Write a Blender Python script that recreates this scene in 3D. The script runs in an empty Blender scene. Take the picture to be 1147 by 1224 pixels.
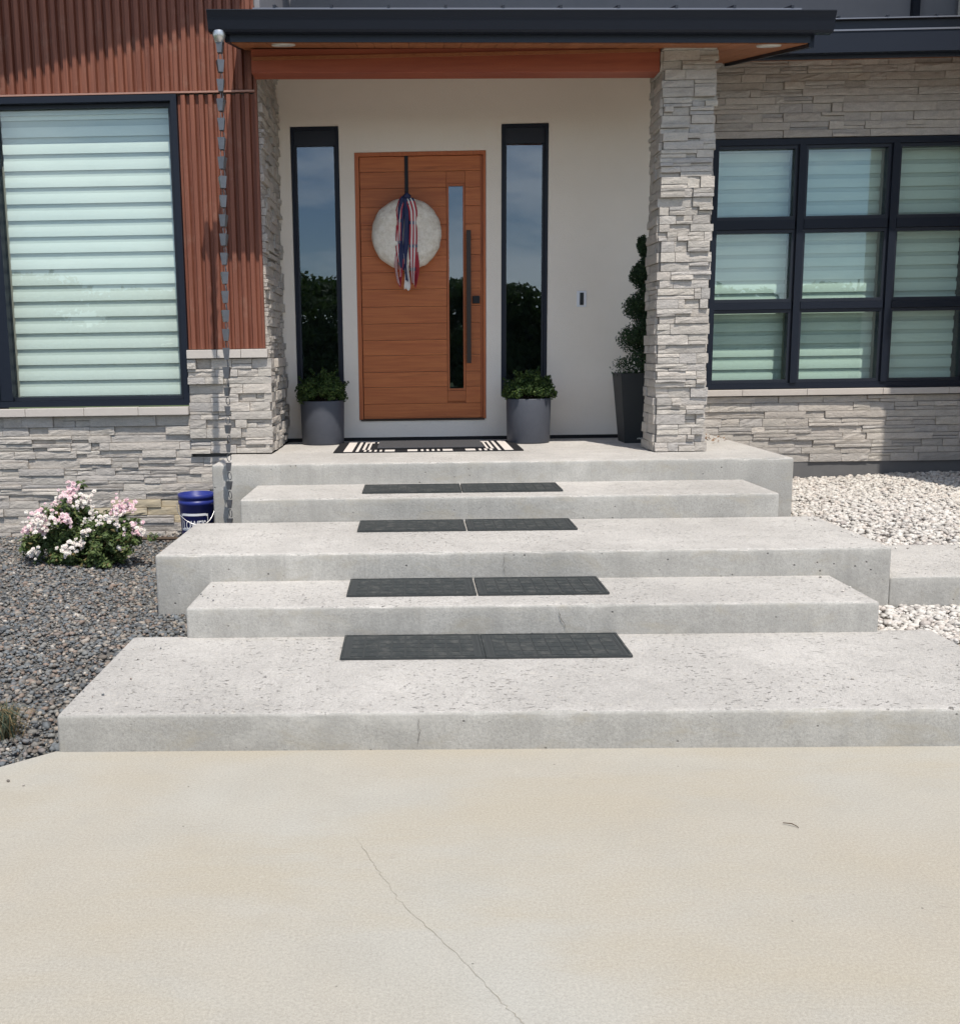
import bpy, bmesh, math, random
import numpy as np
from mathutils import Vector, Matrix, noise
random.seed(7); NR = np.random.default_rng(7)
scn = bpy.context.scene
COL = scn.collection
# ------------------------------------------------------------------ camera
p_, y_, r_ = 0.1557, -0.0217, -0.0151
cy, sy, cp, sp, cr, sr = math.cos(y_), math.sin(y_), math.cos(p_), math.sin(p_), math.cos(r_), math.sin(r_)
RM = Matrix(((cr, -sr, 0), (sr, cr, 0), (0, 0, 1))) @ Matrix(((1, 0, 0), (0, -sp, -cp), (0, cp, -sp))) @ Matrix(((cy, -sy, 0), (sy, cy, 0), (0, 0, 1)))
cam = bpy.data.cameras.new('camera'); camo = bpy.data.objects.new('camera', cam); COL.objects.link(camo)
M = Matrix((RM[0], -RM[1], -RM[2])).transposed().to_4x4(); M.translation = (0, 0, 1.6713)
camo.matrix_world = M
cam.sensor_fit = 'HORIZONTAL'; cam.sensor_width = 36
cam.lens = 36 * 1215.6 / 1147; cam.shift_x = (573.5 - 470.77) / 1147; cam.shift_y = 0
cam.clip_start = .05; cam.clip_end = 2000
scn.camera = camo
# ------------------------------------------------------------------ sky, sun, exposure
TO_SUN = Vector((.34, -1, 1.94)).normalized()
w = bpy.data.worlds.new('World'); scn.world = w; w.use_nodes = True
nt = w.node_tree; nt.nodes.clear()
def nd(t, typ, **kw):
    n = t.nodes.new(typ)
    for k, v in kw.items(): setattr(n, k, v)
    return n
sky = nd(nt, 'ShaderNodeTexSky', sky_type='NISHITA', sun_disc=False, sun_elevation=math.asin(TO_SUN.z), sun_rotation=math.atan2(TO_SUN.x, TO_SUN.y), air_density=1.0, dust_density=.6, ozone_density=1.2, altitude=1400)
tc = nd(nt, 'ShaderNodeTexCoord'); mp = nd(nt, 'ShaderNodeMapping'); mp.inputs['Scale'].default_value = (1, 1, 3.4)
cn = nd(nt, 'ShaderNodeTexNoise'); cn.inputs['Scale'].default_value = 3.1; cn.inputs['Detail'].default_value = 9; cn.inputs['Roughness'].default_value = .6
crp = nd(nt, 'ShaderNodeValToRGB'); crp.color_ramp.elements[0].position = .46; crp.color_ramp.elements[1].position = .60
mx = nd(nt, 'ShaderNodeMix', data_type='RGBA'); mx.inputs[7].default_value = (12.5, 12.7, 13, 1)
bg = nd(nt, 'ShaderNodeBackground'); bg.inputs[1].default_value = .14
wo = nd(nt, 'ShaderNodeOutputWorld')
L = nt.links.new
L(tc.outputs['Generated'], mp.inputs[0]); L(mp.outputs[0], cn.inputs['Vector']); L(cn.outputs['Fac'], crp.inputs[0])
mm = nd(nt, 'ShaderNodeMath', operation='MULTIPLY'); mm.inputs[1].default_value = .55
L(crp.outputs[0], mm.inputs[0]); L(mm.outputs[0], mx.inputs[0]); L(sky.outputs[0], mx.inputs[6]); L(mx.outputs[2], bg.inputs[0]); L(bg.outputs[0], wo.inputs[0])
sun = bpy.data.lights.new('sun', 'SUN'); sun.energy = 4.5; sun.angle = math.radians(.53); sun.color = (1, .935, .85)
suno = bpy.data.objects.new('sun', sun); COL.objects.link(suno); suno.rotation_euler = (-TO_SUN).to_track_quat('-Z', 'Y').to_euler(); suno.location = (4, -10, 20)
vs = scn.view_settings; vs.view_transform = 'Standard'; vs.look = 'None'; vs.gamma = 1; vs.use_curve_mapping = False; vs.exposure = .06
scn.render.resolution_x = 959; scn.render.resolution_y = 1024
scn.render.engine = 'CYCLES'
scn.cycles.max_bounces = 10; scn.cycles.transparent_max_bounces = 12

# ------------------------------------------------------------------ materials
MATS = {}
class T:
    """small node-tree helper"""
    def __init__(s, name, rough=.8, metallic=0., spec=.35):
        s.m = bpy.data.materials.new(name); s.m.use_nodes = True; s.t = s.m.node_tree
        s.b = s.t.nodes['Principled BSDF']; s.b.inputs['Roughness'].default_value = rough
        s.b.inputs['Metallic'].default_value = metallic; s.b.inputs['Specular IOR Level'].default_value = spec
        s.co = nd(s.t, 'ShaderNodeTexCoord').outputs['Object']; MATS[name] = s.m
        s.gen = None
    def L(s, a, b): s.t.links.new(a, b)
    def map(s, scale=(1, 1, 1), src=None):
        n = nd(s.t, 'ShaderNodeMapping'); n.inputs['Scale'].default_value = scale; s.L(src or s.co, n.inputs[0]); return n.outputs[0]
    def world(s): return nd(s.t, 'ShaderNodeNewGeometry').outputs['Position']
    def noise(s, scale, detail=4, rough=.55, vec=None, dist=0):
        n = nd(s.t, 'ShaderNodeTexNoise'); n.inputs['Scale'].default_value = scale; n.inputs['Detail'].default_value = detail
        n.inputs['Roughness'].default_value = rough; n.inputs['Distortion'].default_value = dist; s.L(vec or s.co, n.inputs['Vector']); return n.outputs['Fac']
    def voro(s, scale, vec=None, feature='F1', out='Distance'):
        n = nd(s.t, 'ShaderNodeTexVoronoi', feature=feature); n.inputs['Scale'].default_value = scale; s.L(vec or s.co, n.inputs['Vector']); return n.outputs[out]
    def ramp(s, fac, stops, interp='LINEAR'):
        n = nd(s.t, 'ShaderNodeValToRGB'); r = n.color_ramp; r.interpolation = interp
        while len(r.elements) < len(stops): r.elements.new(.5)
        for e, (p, c) in zip(r.elements, stops): e.position = p; e.color = (c, c, c, 1) if isinstance(c, (int, float)) else (*c, 1)
        s.L(fac, n.inputs[0]); return n.outputs[0]
    def mix(s, a, b, fac, blend='MIX'):
        n = nd(s.t, 'ShaderNodeMix', data_type='RGBA', blend_type=blend)
        for i, v in ((0, fac), (6, a), (7, b)):
            if isinstance(v, (int, float)): n.inputs[i].default_value = v if i == 0 else (v, v, v, 1)
            elif isinstance(v, tuple): n.inputs[i].default_value = (*v, 1)
            else: s.L(v, n.inputs[i])
        return n.outputs[2]
    def math(s, op, a, b=0.):
        n = nd(s.t, 'ShaderNodeMath', operation=op)
        for i, v in ((0, a), (1, b)):
            if isinstance(v, (int, float)): n.inputs[i].default_value = v
            else: s.L(v, n.inputs[i])
        return n.outputs[0]
    def obj_random(s): return nd(s.t, 'ShaderNodeObjectInfo').outputs['Random']
    def island(s): return nd(s.t, 'ShaderNodeNewGeometry').outputs['Random Per Island']
    def bump(s, h, strength=.5, dist=.01):
        n = nd(s.t, 'ShaderNodeBump'); n.inputs['Strength'].default_value = strength; n.inputs['Distance'].default_value = dist
        s.L(h, n.inputs['Height']); s.L(n.outputs[0], s.b.inputs['Normal'])
    def col(s, c):
        if isinstance(c, tuple): s.b.inputs['Base Color'].default_value = (*c, 1)
        else: s.L(c, s.b.inputs['Base Color'])
        return s

def m_concrete(name, base, pit, streak=False):
    t = T(name, .92, 0, .2); P = t.world(); sc = lambda k: tuple(min(1, x * k) for x in base)
    big = t.noise(1.1, 6, .6, P); mid = t.noise(7, 7, .7, P); fine = t.noise(75, 5, .8, P); grit = t.noise(210, 2, .7, P)
    c = t.mix(sc(.84), sc(1.12), t.ramp(big, [(.32, 0.), (.68, 1.)]))
    c = t.mix(c, sc(.74), t.math('MULTIPLY', t.ramp(mid, [(.47, 0.), (.72, 1.)]), .55))
    c = t.mix(c, t.ramp(fine, [(.3, .66), (.5, .93), (.7, 1.12)]), .8, 'MULTIPLY'); c = t.mix(c, t.ramp(grit, [(.3, .75), (.7, 1.1)]), .6, 'MULTIPLY')
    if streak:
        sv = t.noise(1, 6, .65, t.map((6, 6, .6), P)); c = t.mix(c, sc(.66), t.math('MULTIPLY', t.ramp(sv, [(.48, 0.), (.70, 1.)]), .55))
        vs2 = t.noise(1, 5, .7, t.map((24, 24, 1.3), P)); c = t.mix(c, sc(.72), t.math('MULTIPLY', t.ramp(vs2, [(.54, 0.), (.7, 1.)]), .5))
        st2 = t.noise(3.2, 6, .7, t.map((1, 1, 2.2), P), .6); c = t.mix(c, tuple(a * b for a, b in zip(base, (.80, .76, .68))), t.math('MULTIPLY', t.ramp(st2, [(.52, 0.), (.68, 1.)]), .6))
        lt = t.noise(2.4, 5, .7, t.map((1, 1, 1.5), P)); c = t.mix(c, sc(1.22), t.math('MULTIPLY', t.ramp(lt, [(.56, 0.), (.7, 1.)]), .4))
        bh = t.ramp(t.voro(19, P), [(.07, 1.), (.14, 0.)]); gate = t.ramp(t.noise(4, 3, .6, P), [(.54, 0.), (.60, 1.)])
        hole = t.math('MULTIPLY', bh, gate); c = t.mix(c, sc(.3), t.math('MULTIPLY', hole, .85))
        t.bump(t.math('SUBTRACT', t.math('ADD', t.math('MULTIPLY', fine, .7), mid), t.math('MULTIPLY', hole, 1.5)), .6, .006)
    else:
        pn = t.noise(1, 4, .65, t.map((40, 58, 40), P)); pits = t.ramp(pn, [(.62, 0.), (.69, 1.)]); gate = t.ramp(t.noise(1.8, 5, .65, P), [(.38, .12), (.6, 1.)])
        hole = t.math('MULTIPLY', pits, gate); c = t.mix(c, tuple(a * b for a, b in zip(base, (.44, .41, .36))), t.math('MULTIPLY', hole, pit))
        cream = t.ramp(t.noise(26, 3, .6, P), [(.60, 0.), (.72, 1.)]); c = t.mix(c, (.60, .56, .49), t.math('MULTIPLY', cream, .5))
        foot = t.ramp(t.noise(1.6, 5, .6, t.map((1, .7, 1), P), .4), [(.5, 0.), (.75, 1.)]); c = t.mix(c, sc(.80), t.math('MULTIPLY', foot, .4))
        t.bump(t.math('SUBTRACT', t.math('ADD', t.math('MULTIPLY', fine, 1.2), mid), t.math('MULTIPLY', hole, 2.4)), 1., .008)
    t.col(c)
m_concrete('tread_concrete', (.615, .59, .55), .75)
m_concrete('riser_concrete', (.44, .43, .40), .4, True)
t = T('driveway_concrete', .93, 0, .15); P = t.world()
big = t.noise(.55, 5, .55, P, .2); mid = t.noise(2.6, 6, .6, P); fine = t.noise(110, 4, .8, P); grit = t.noise(320, 2, .7, P)
c = t.mix((.430, .392, .322), (.448, .434, .388), t.ramp(big, [(.36, 0.), (.62, 1.)]))
c = t.mix(c, (.385, .37, .325), t.math('MULTIPLY', t.ramp(mid, [(.44, 0.), (.75, 1.)]), .5))
c = t.mix(c, (.43, .39, .312), t.math('MULTIPLY', t.ramp(t.noise(1.4, 5, .6, t.map((.6, 1.6, 1), P), .3), [(.46, 0.), (.64, 1.)]), .75))
c = t.mix(c, t.ramp(fine, [(.3, .74), (.7, 1.12)]), .85, 'MULTIPLY'); c = t.mix(c, t.ramp(grit, [(.3, .80), (.7, 1.08)]), .8, 'MULTIPLY')
c = t.mix(c, t.ramp(t.voro(6, P), [(.016, .35), (.03, 1.)]), .85, 'MULTIPLY')
tr_ = t.noise(1, 6, .75, t.map((7, 22, 1), P), 1.); tg = t.ramp(t.noise(.8, 3, .5, t.map((.5, 2.5, 1), P)), [(.55, 0.), (.64, 1.)])
c = t.mix(c, (.26, .24, .205), t.math('MULTIPLY', t.math('MULTIPLY', t.ramp(tr_, [(.6, 0.), (.7, 1.)]), tg), .6))
s1 = t.ramp(t.noise(3.5, 8, .78, P, .3), [(.56, 0.), (.70, 1.)]); c = t.mix(c, (.34, .32, .275), t.math('MULTIPLY', s1, .42))
s2 = t.ramp(t.noise(22, 6, .8, P), [(.60, 0.), (.74, 1.)]); c = t.mix(c, (.52, .49, .43), t.math('MULTIPLY', s2, .45))
t.col(c); t.bump(t.math('ADD', fine, t.math('MULTIPLY', mid, 2.)), .5, .004)

def m_stone(name, island):
    t = T(name, .88, 0, .25); P = t.world()
    rnd = t.island() if island else t.obj_random()
    base = t.ramp(rnd, [(0., (.44, .41, .375)), (.2, (.56, .52, .465)), (.45, (.49, .45, .405)), (.6, (.60, .55, .49)), (.8, (.46, .435, .41)), (1., (.57, .525, .46))])
    n1 = t.noise(11, 6, .65, t.map((1, 1, 2.5), P)); n2 = t.noise(70, 4, .7, P)
    c = t.mix(base, t.ramp(n1, [(.3, .84), (.7, 1.08)]), 1., 'MULTIPLY'); c = t.mix(c, t.ramp(n2, [(.3, .8), (.7, 1.)]), .8, 'MULTIPLY')
    t.col(c); t.bump(t.math('ADD', t.noise(38, 6, .7, t.map((1, 1, 1.6), P)), t.math('MULTIPLY', n2, .4)), .9, .012)
m_stone('ledge_stone', False); m_stone('ledge_stone_joined', True)
t = T('ochre_stone', .88, 0, .25); P = t.world(); t.col(t.mix((.52, .43, .28), (.48, .43, .34), t.noise(9, 5, .6, P))); t.bump(t.noise(40, 5, .7, P), .6, .01)
t = T('cap_stone', .85, 0, .25); P = t.world(); t.col(t.mix((.46, .42, .385), (.54, .50, .455), t.noise(14, 5, .6, P))); t.bump(t.noise(60, 5, .7, P), .35, .006)
t = T('mortar', .95); t.col((.13, .125, .12))
t = T('foundation', .9); P = t.world(); t.col(t.mix((.11, .11, .112), (.15, .15, .15), t.noise(12, 4, .6, P)))
t = T('stucco', .93, 0, .2); P = t.world(); n = t.noise(95, 5, .7, P)
t.col(t.mix((.74, .68, .60), (.80, .745, .665), t.noise(2.4, 5, .6, P))); t.bump(n, .55, .006)
t = T('grey_siding', .8); P = t.world(); t.col(t.mix((.20, .20, .215), (.24, .24, .255), t.noise(6, 4, .6, P)))
t = T('rusted_metal', .55, .25, .4); P = t.world()
a = t.noise(1, 6, .65, t.map((38, 38, 1.1), P)); b = t.noise(6, 6, .7, P)
c = t.mix((.135, .044, .027), (.27, .102, .062), t.ramp(a, [(.30, 0.), (.70, 1.)])); c = t.mix(c, (.31, .19, .14), t.math('MULTIPLY', t.ramp(b, [(.55, 0.), (.8, 1.)]), .45))
t.col(c); t.bump(b, .15, .003)
t = T('copper_trim', .5, .3); t.col((.40, .22, .17))
def m_wood(name, c0, c1, scale, rough):
    t = T(name, rough, 0, .3); P = t.world(); q = t.noise(1, 6, .6, t.map(scale, P), .6); r = t.obj_random()
    c = t.mix(c0, c1, t.ramp(q, [(.3, 0.), (.7, 1.)])); c = t.mix(c, t.ramp(r, [(0., .90), (1., 1.05)]), 1., 'MULTIPLY')
    kn = t.ramp(t.noise(1, 4, .6, t.map(tuple(s * .35 for s in scale), P), 1.5), [(.62, 1.), (.72, .72)])
    t.col(t.mix(c, kn, 1., 'MULTIPLY')); t.bump(q, .12, .003)
m_wood('door_wood', (.37, .102, .033), (.52, .172, .055), (2.2, 2.2, 45), .42)
m_wood('door_wood_upright', (.35, .096, .034), (.45, .14, .048), (40, 40, 2.), .42)
m_wood('beam_wood', (.26, .066, .038), (.36, .10, .052), (1.6, 20, 22), .6)
m_wood('soffit_wood', (.27, .10, .042), (.35, .135, .058), (18, 1.4, 20), .6)
t = T('navy_metal', .45, .0, .25); t.col((.010, .014, .024))
t = T('navy_trim', .45, .0, .4); t.col((.013, .017, .027))
t = T('bright_edge', .4, .8); t.col((.22, .22, .24))
t = T('dark_bronze', .4, .6); t.col((.045, .035, .03))
t = T('black_metal', .45, .5); t.col((.018, .018, .02))
t = T('blind_fabric', .9, 0, .1); t.col(t.mix((.76, .77, .75), (.80, .81, .79), t.noise(3, 3, .5, t.world())))
t = T('sheer_fabric', .9, 0, .1); t.col((.62, .64, .625))
t = T('interior_paint', .9); t.col((.42, .40, .38))
def m_glass(name, tint, refl):
    m = bpy.data.materials.new(name); m.use_nodes = True; k = m.node_tree; k.nodes.clear(); MATS[name] = m
    o = nd(k, 'ShaderNodeOutputMaterial'); tr = nd(k, 'ShaderNodeBsdfTransparent'); tr.inputs[0].default_value = (*tint, 1)
    gl = nd(k, 'ShaderNodeBsdfGlossy'); gl.inputs['Roughness'].default_value = .004; gl.inputs['Color'].default_value = (.86, .93, 1, 1)
    ge = nd(k, 'ShaderNodeNewGeometry'); dt = nd(k, 'ShaderNodeVectorMath', operation='DOT_PRODUCT'); k.links.new(ge.outputs['Incoming'], dt.inputs[0]); k.links.new(ge.outputs['Normal'], dt.inputs[1])
    ab = nd(k, 'ShaderNodeMath', operation='ABSOLUTE'); k.links.new(dt.outputs['Value'], ab.inputs[0]); iv = nd(k, 'ShaderNodeMath', operation='SUBTRACT'); iv.inputs[0].default_value = 1; k.links.new(ab.outputs[0], iv.inputs[1])
    pw = nd(k, 'ShaderNodeMath', operation='POWER'); pw.inputs[1].default_value = 5; k.links.new(iv.outputs[0], pw.inputs[0])
    ad = nd(k, 'ShaderNodeMath', operation='MULTIPLY_ADD'); ad.inputs[1].default_value = 1 - refl; ad.inputs[2].default_value = refl; k.links.new(pw.outputs[0], ad.inputs[0])
    x = nd(k, 'ShaderNodeMixShader'); k.links.new(ad.outputs[0], x.inputs[0]); k.links.new(tr.outputs[0], x.inputs[1]); k.links.new(gl.outputs[0], x.inputs[2]); k.links.new(x.outputs[0], o.inputs[0])
    bmp = nd(k, 'ShaderNodeBump'); bmp.inputs['Strength'].default_value = .02; bmp.inputs['Distance'].default_value = .02
    nz = nd(k, 'ShaderNodeTexNoise'); nz.inputs['Scale'].default_value = 1.3; g = nd(k, 'ShaderNodeNewGeometry'); k.links.new(g.outputs['Position'], nz.inputs['Vector']); k.links.new(nz.outputs['Fac'], bmp.inputs['Height']); k.links.new(bmp.outputs[0], gl.inputs['Normal'])
m_glass('window_glass', (.935, .975, .955), .05)
m_glass('green_glass', (.885, .955, .922), .065)
m_glass('dark_glass', (.66, .71, .73), .105)
t = T('planter_grey', .6, 0, .35); P = t.world(); t.col(t.mix((.058, .064, .080), (.078, .084, .102), t.noise(18, 5, .6, P))); t.bump(t.noise(90, 4, .6, P), .12, .003)
t = T('planter_black', .5, 0, .35); t.col((.022, .025, .027))
t = T('soil', .95); t.col((.05, .038, .028)); 
def m_leaf(name, stops, trans=.3):
    t = T(name, .55, 0, .35); rnd = t.island(); c = t.ramp(rnd, stops); t.col(c)
    tl = nd(t.t, 'ShaderNodeBsdfTranslucent'); t.L(c, tl.inputs[0]); x = nd(t.t, 'ShaderNodeMixShader'); x.inputs[0].default_value = trans
    out = t.t.nodes['Material Output']; t.L(t.b.outputs[0], x.inputs[1]); t.L(tl.outputs[0], x.inputs[2]); t.L(x.outputs[0], out.inputs[0])
m_leaf('boxwood_leaf', [(0., (.014, .034, .010)), (.45, (.035, .075, .016)), (.8, (.075, .125, .028)), (1., (.13, .18, .05))])
m_leaf('topiary_leaf', [(0., (.012, .032, .015)), (.5, (.024, .056, .024)), (1., (.05, .09, .032))])
m_leaf('rose_leaf', [(0., (.035, .06, .018)), (.5, (.09, .14, .045)), (.9, (.15, .20, .065)), (1., (.22, .16, .07))])
m_leaf('pink_petal', [(0., (.80, .72, .71)), (.4, (.82, .66, .68)), (.75, (.76, .44, .52)), (1., (.75, .66, .62))], .2)
m_leaf('white_petal', [(0., (.78, .76, .70)), (.7, (.80, .76, .70)), (1., (.74, .58, .58))], .2)
m_leaf('tuft_blade', [(0., (.06, .10, .07)), (.5, (.10, .13, .09)), (.75, (.25, .19, .10)), (1., (.30, .20, .09))])
m_leaf('dry_leaf', [(0., (.16, .09, .05)), (1., (.30, .19, .12))], .1)
m_leaf('tree_leaf', [(0., (.04, .075, .02)), (.5, (.07, .12, .03)), (1., (.10, .15, .045))], .45)
t = T('stem', .85); t.col((.07, .05, .03))
def m_pebble(name, stops):
    t = T(name, .8, 0, .3); P = t.world(); c = t.ramp(t.island(), stops); c = t.mix(c, t.ramp(t.noise(90, 4, .6, P), [(.3, .75), (.7, 1.1)]), 1., 'MULTIPLY'); t.col(c); t.bump(t.noise(150, 3, .6, P), .3, .003)
m_pebble('dark_pebble', [(0., (.095, .10, .105)), (.22, (.15, .165, .175)), (.40, (.22, .215, .20)), (.52, (.16, .14, .12)), (.64, (.27, .205, .165)), (.74, (.165, .185, .20)), (.86, (.25, .24, .215)), (.95, (.33, .28, .23)), (.985, (.42, .39, .35)), (1., (.52, .48, .42))])
m_pebble('white_pebble', [(0., (.40, .37, .34)), (.25, (.56, .53, .48)), (.6, (.68, .65, .60)), (.85, (.60, .54, .48)), (.95, (.42, .38, .35)), (1., (.72, .70, .66))])
t = T('dark_gravel_bed', .95); P = t.world(); t.col(t.mix((.10, .098, .092), (.17, .168, .16), t.voro(45, P))); t.bump(t.voro(45, P), .8, .02)
t = T('white_gravel_bed', .95); P = t.world(); t.col(t.mix((.20, .18, .16), (.50, .47, .43), t.voro(40, P))); t.bump(t.voro(40, P), .8, .02)
t = T('mat_rubber', .75, 0, .25); P = t.world(); t.col(t.mix(t.mix((.030, .035, .036), (.046, .052, .053), t.noise(8, 5, .6, P)), (.18, .175, .16), t.math('MULTIPLY', t.ramp(t.noise(14, 7, .75, P), [(.48, 0.), (.78, 1.)]), .55))); t.bump(t.noise(220, 3, .7, P), .5, .003)
t = T('mat_groove', .85, 0, .2); t.col((.050, .055, .056))
t = T('rug_black', .95, 0, .1); P = t.world(); t.col((.022, .022, .024)); t.bump(t.noise(300, 2, .7, P), .5, .003)
t = T('rug_white', .95, 0, .1); P = t.world(); t.col((.66, .61, .56)); t.bump(t.noise(300, 2, .7, P), .5, .003)
t = T('coir_grey', .97, 0, .1); P = t.world(); t.col(t.mix((.05, .05, .053), (.10, .10, .105), t.noise(120, 3, .7, P))); t.bump(t.noise(300, 2, .7, P), .8, .004)
t = T('wreath_white', .92, 0, .15); P = t.world(); n = t.noise(16, 6, .7, P); t.col(t.mix((.66, .60, .50), (.86, .81, .72), t.ramp(n, [(.35, 0.), (.6, 1.)]))); t.bump(t.noise(30, 6, .7, P), .9, .02)
for nm, c in dict(ribbon_red=(.36, .03, .045), ribbon_white=(.62, .59, .56), ribbon_navy=(.022, .03, .085)).items():
    t = T(nm, .6, 0, .3); t.col(c)
t = T('bucket_blue', .4, 0, .4); t.col((.020, .032, .20))
t = T('bucket_print', .5); t.col((.72, .74, .78))
t = T('steel_wire', .35, .9); t.col((.6, .6, .6))
t = T('chain_zinc', .4, .6); P = t.world(); t.col(t.mix((.10, .105, .115), (.17, .175, .19), t.noise(25, 4, .6, P)))
t = T('lamp_trim', .4); t.col((.52, .50, .46))
t = T('crack_dark', .95); t.col((.30, .275, .225))
t = T('crack_grey', .95); t.col((.16, .15, .135))
t = T('twig', .9); t.col((.09, .065, .045))
t = T('bark', .9); P = t.world(); t.col(t.mix((.06, .045, .03), (.11, .085, .06), t.noise(20, 5, .6, P)))
t = T('asphalt', .9); P = t.world(); t.col(t.mix((.04, .04, .042), (.06, .06, .062), t.noise(60, 4, .6, P)))
t = T('lawn', .95); P = t.world(); t.col(t.mix((.045, .075, .02), (.09, .11, .035), t.noise(1.5, 6, .65, P)))

# ------------------------------------------------------------------ object helpers
def link(o, parent=None):
    COL.objects.link(o)
    if parent is not None: o.parent = parent
    return o
def empty(name, loc=(0, 0, 0), parent=None):
    o = bpy.data.objects.new(name, None); o.location = loc; o.empty_display_size = .2; return link(o, parent)
def tag(o, label=None, cat=None, group=None, kind=None):
    for k, v in (('label', label), ('category', cat), ('group', group), ('kind', kind)):
        if v: o[k] = v
    return o
class MB:
    def __init__(s): s.v = []; s.f = []; s.mi = []
    def add(s, vs, fs, mi=0):
        n = len(s.v); s.v += [tuple(v) for v in vs]; s.f += [tuple(i + n for i in f) for f in fs]; s.mi += [mi] * len(fs); return s
    def box(s, x0, x1, y0, y1, z0, z1, mi=0):
        return s.add([(x0, y0, z0), (x1, y0, z0), (x1, y1, z0), (x0, y1, z0), (x0, y0, z1), (x1, y0, z1), (x1, y1, z1), (x0, y1, z1)],
                     [(0, 3, 2, 1), (4, 5, 6, 7), (0, 1, 5, 4), (1, 2, 6, 5), (2, 3, 7, 6), (3, 0, 4, 7)], mi)
    def tube(s, pts, r, n=8, mi=0, cap=True):
        pts = [Vector(p) for p in pts]; base = len(s.v); rr = r if isinstance(r, (list, tuple)) else [r] * len(pts)
        for i, p in enumerate(pts):
            d = (pts[min(i + 1, len(pts) - 1)] - pts[max(i - 1, 0)]).normalized(); a = d.orthogonal().normalized() if abs(d.z) > .9 else d.cross(Vector((0, 0, 1))).normalized(); b = d.cross(a)
            for k in range(n): s.v.append(tuple(p + (a * math.cos(2 * math.pi * k / n) + b * math.sin(2 * math.pi * k / n)) * rr[i]))
        for i in range(len(pts) - 1):
            for k in range(n):
                a0 = base + i * n + k; b0 = base + i * n + (k + 1) % n; s.f.append((a0, b0, b0 + n, a0 + n)); s.mi.append(mi)
        if cap:
            s.f.append(tuple(base + k for k in range(n))[::-1]); s.f.append(tuple(base + (len(pts) - 1) * n + k for k in range(n))); s.mi += [mi, mi]
        return s
    def lathe(s, prof, c, n=40, mi=0):
        base = len(s.v)
        for r, z in prof:
            for k in range(n): s.v.append((c[0] + r * math.cos(2 * math.pi * k / n), c[1] + r * math.sin(2 * math.pi * k / n), c[2] + z))
        for i in range(len(prof) - 1):
            for k in range(n):
                a = base + i * n + k; b = base + i * n + (k + 1) % n; s.f.append((a, b, b + n, a + n)); s.mi.append(mi)
        return s
    def mesh(s, name, mats, smooth=False):
        me = bpy.data.meshes.new(name); me.from_pydata(s.v, [], s.f)
        for m in ([mats] if isinstance(mats, str) else mats): me.materials.append(MATS[m])
        if not isinstance(mats, str): me.polygons.foreach_set('material_index', s.mi)
        if smooth: me.polygons.foreach_set('use_smooth', [True] * len(s.f))
        me.update(); return me
    def build(s, name, mats, parent=None, smooth=False, bevel=0):
        me = s.mesh(name, mats, smooth)
        if bevel:
            bm = bmesh.new(); bm.from_mesh(me); bmesh.ops.remove_doubles(bm, verts=bm.verts, dist=1e-6)
            bmesh.ops.bevel(bm, geom=[e for e in bm.edges if e.calc_face_angle(0) > .6], offset=bevel, segments=2, affect='EDGES', profile=.6)
            bm.to_mesh(me); bm.free()
        return link(bpy.data.objects.new(name, me), parent)
def bx(name, x0, x1, y0, y1, z0, z1, mat, parent=None, bevel=0): return MB().box(x0, x1, y0, y1, z0, z1).build(name, mat, parent, bevel=bevel)

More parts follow.
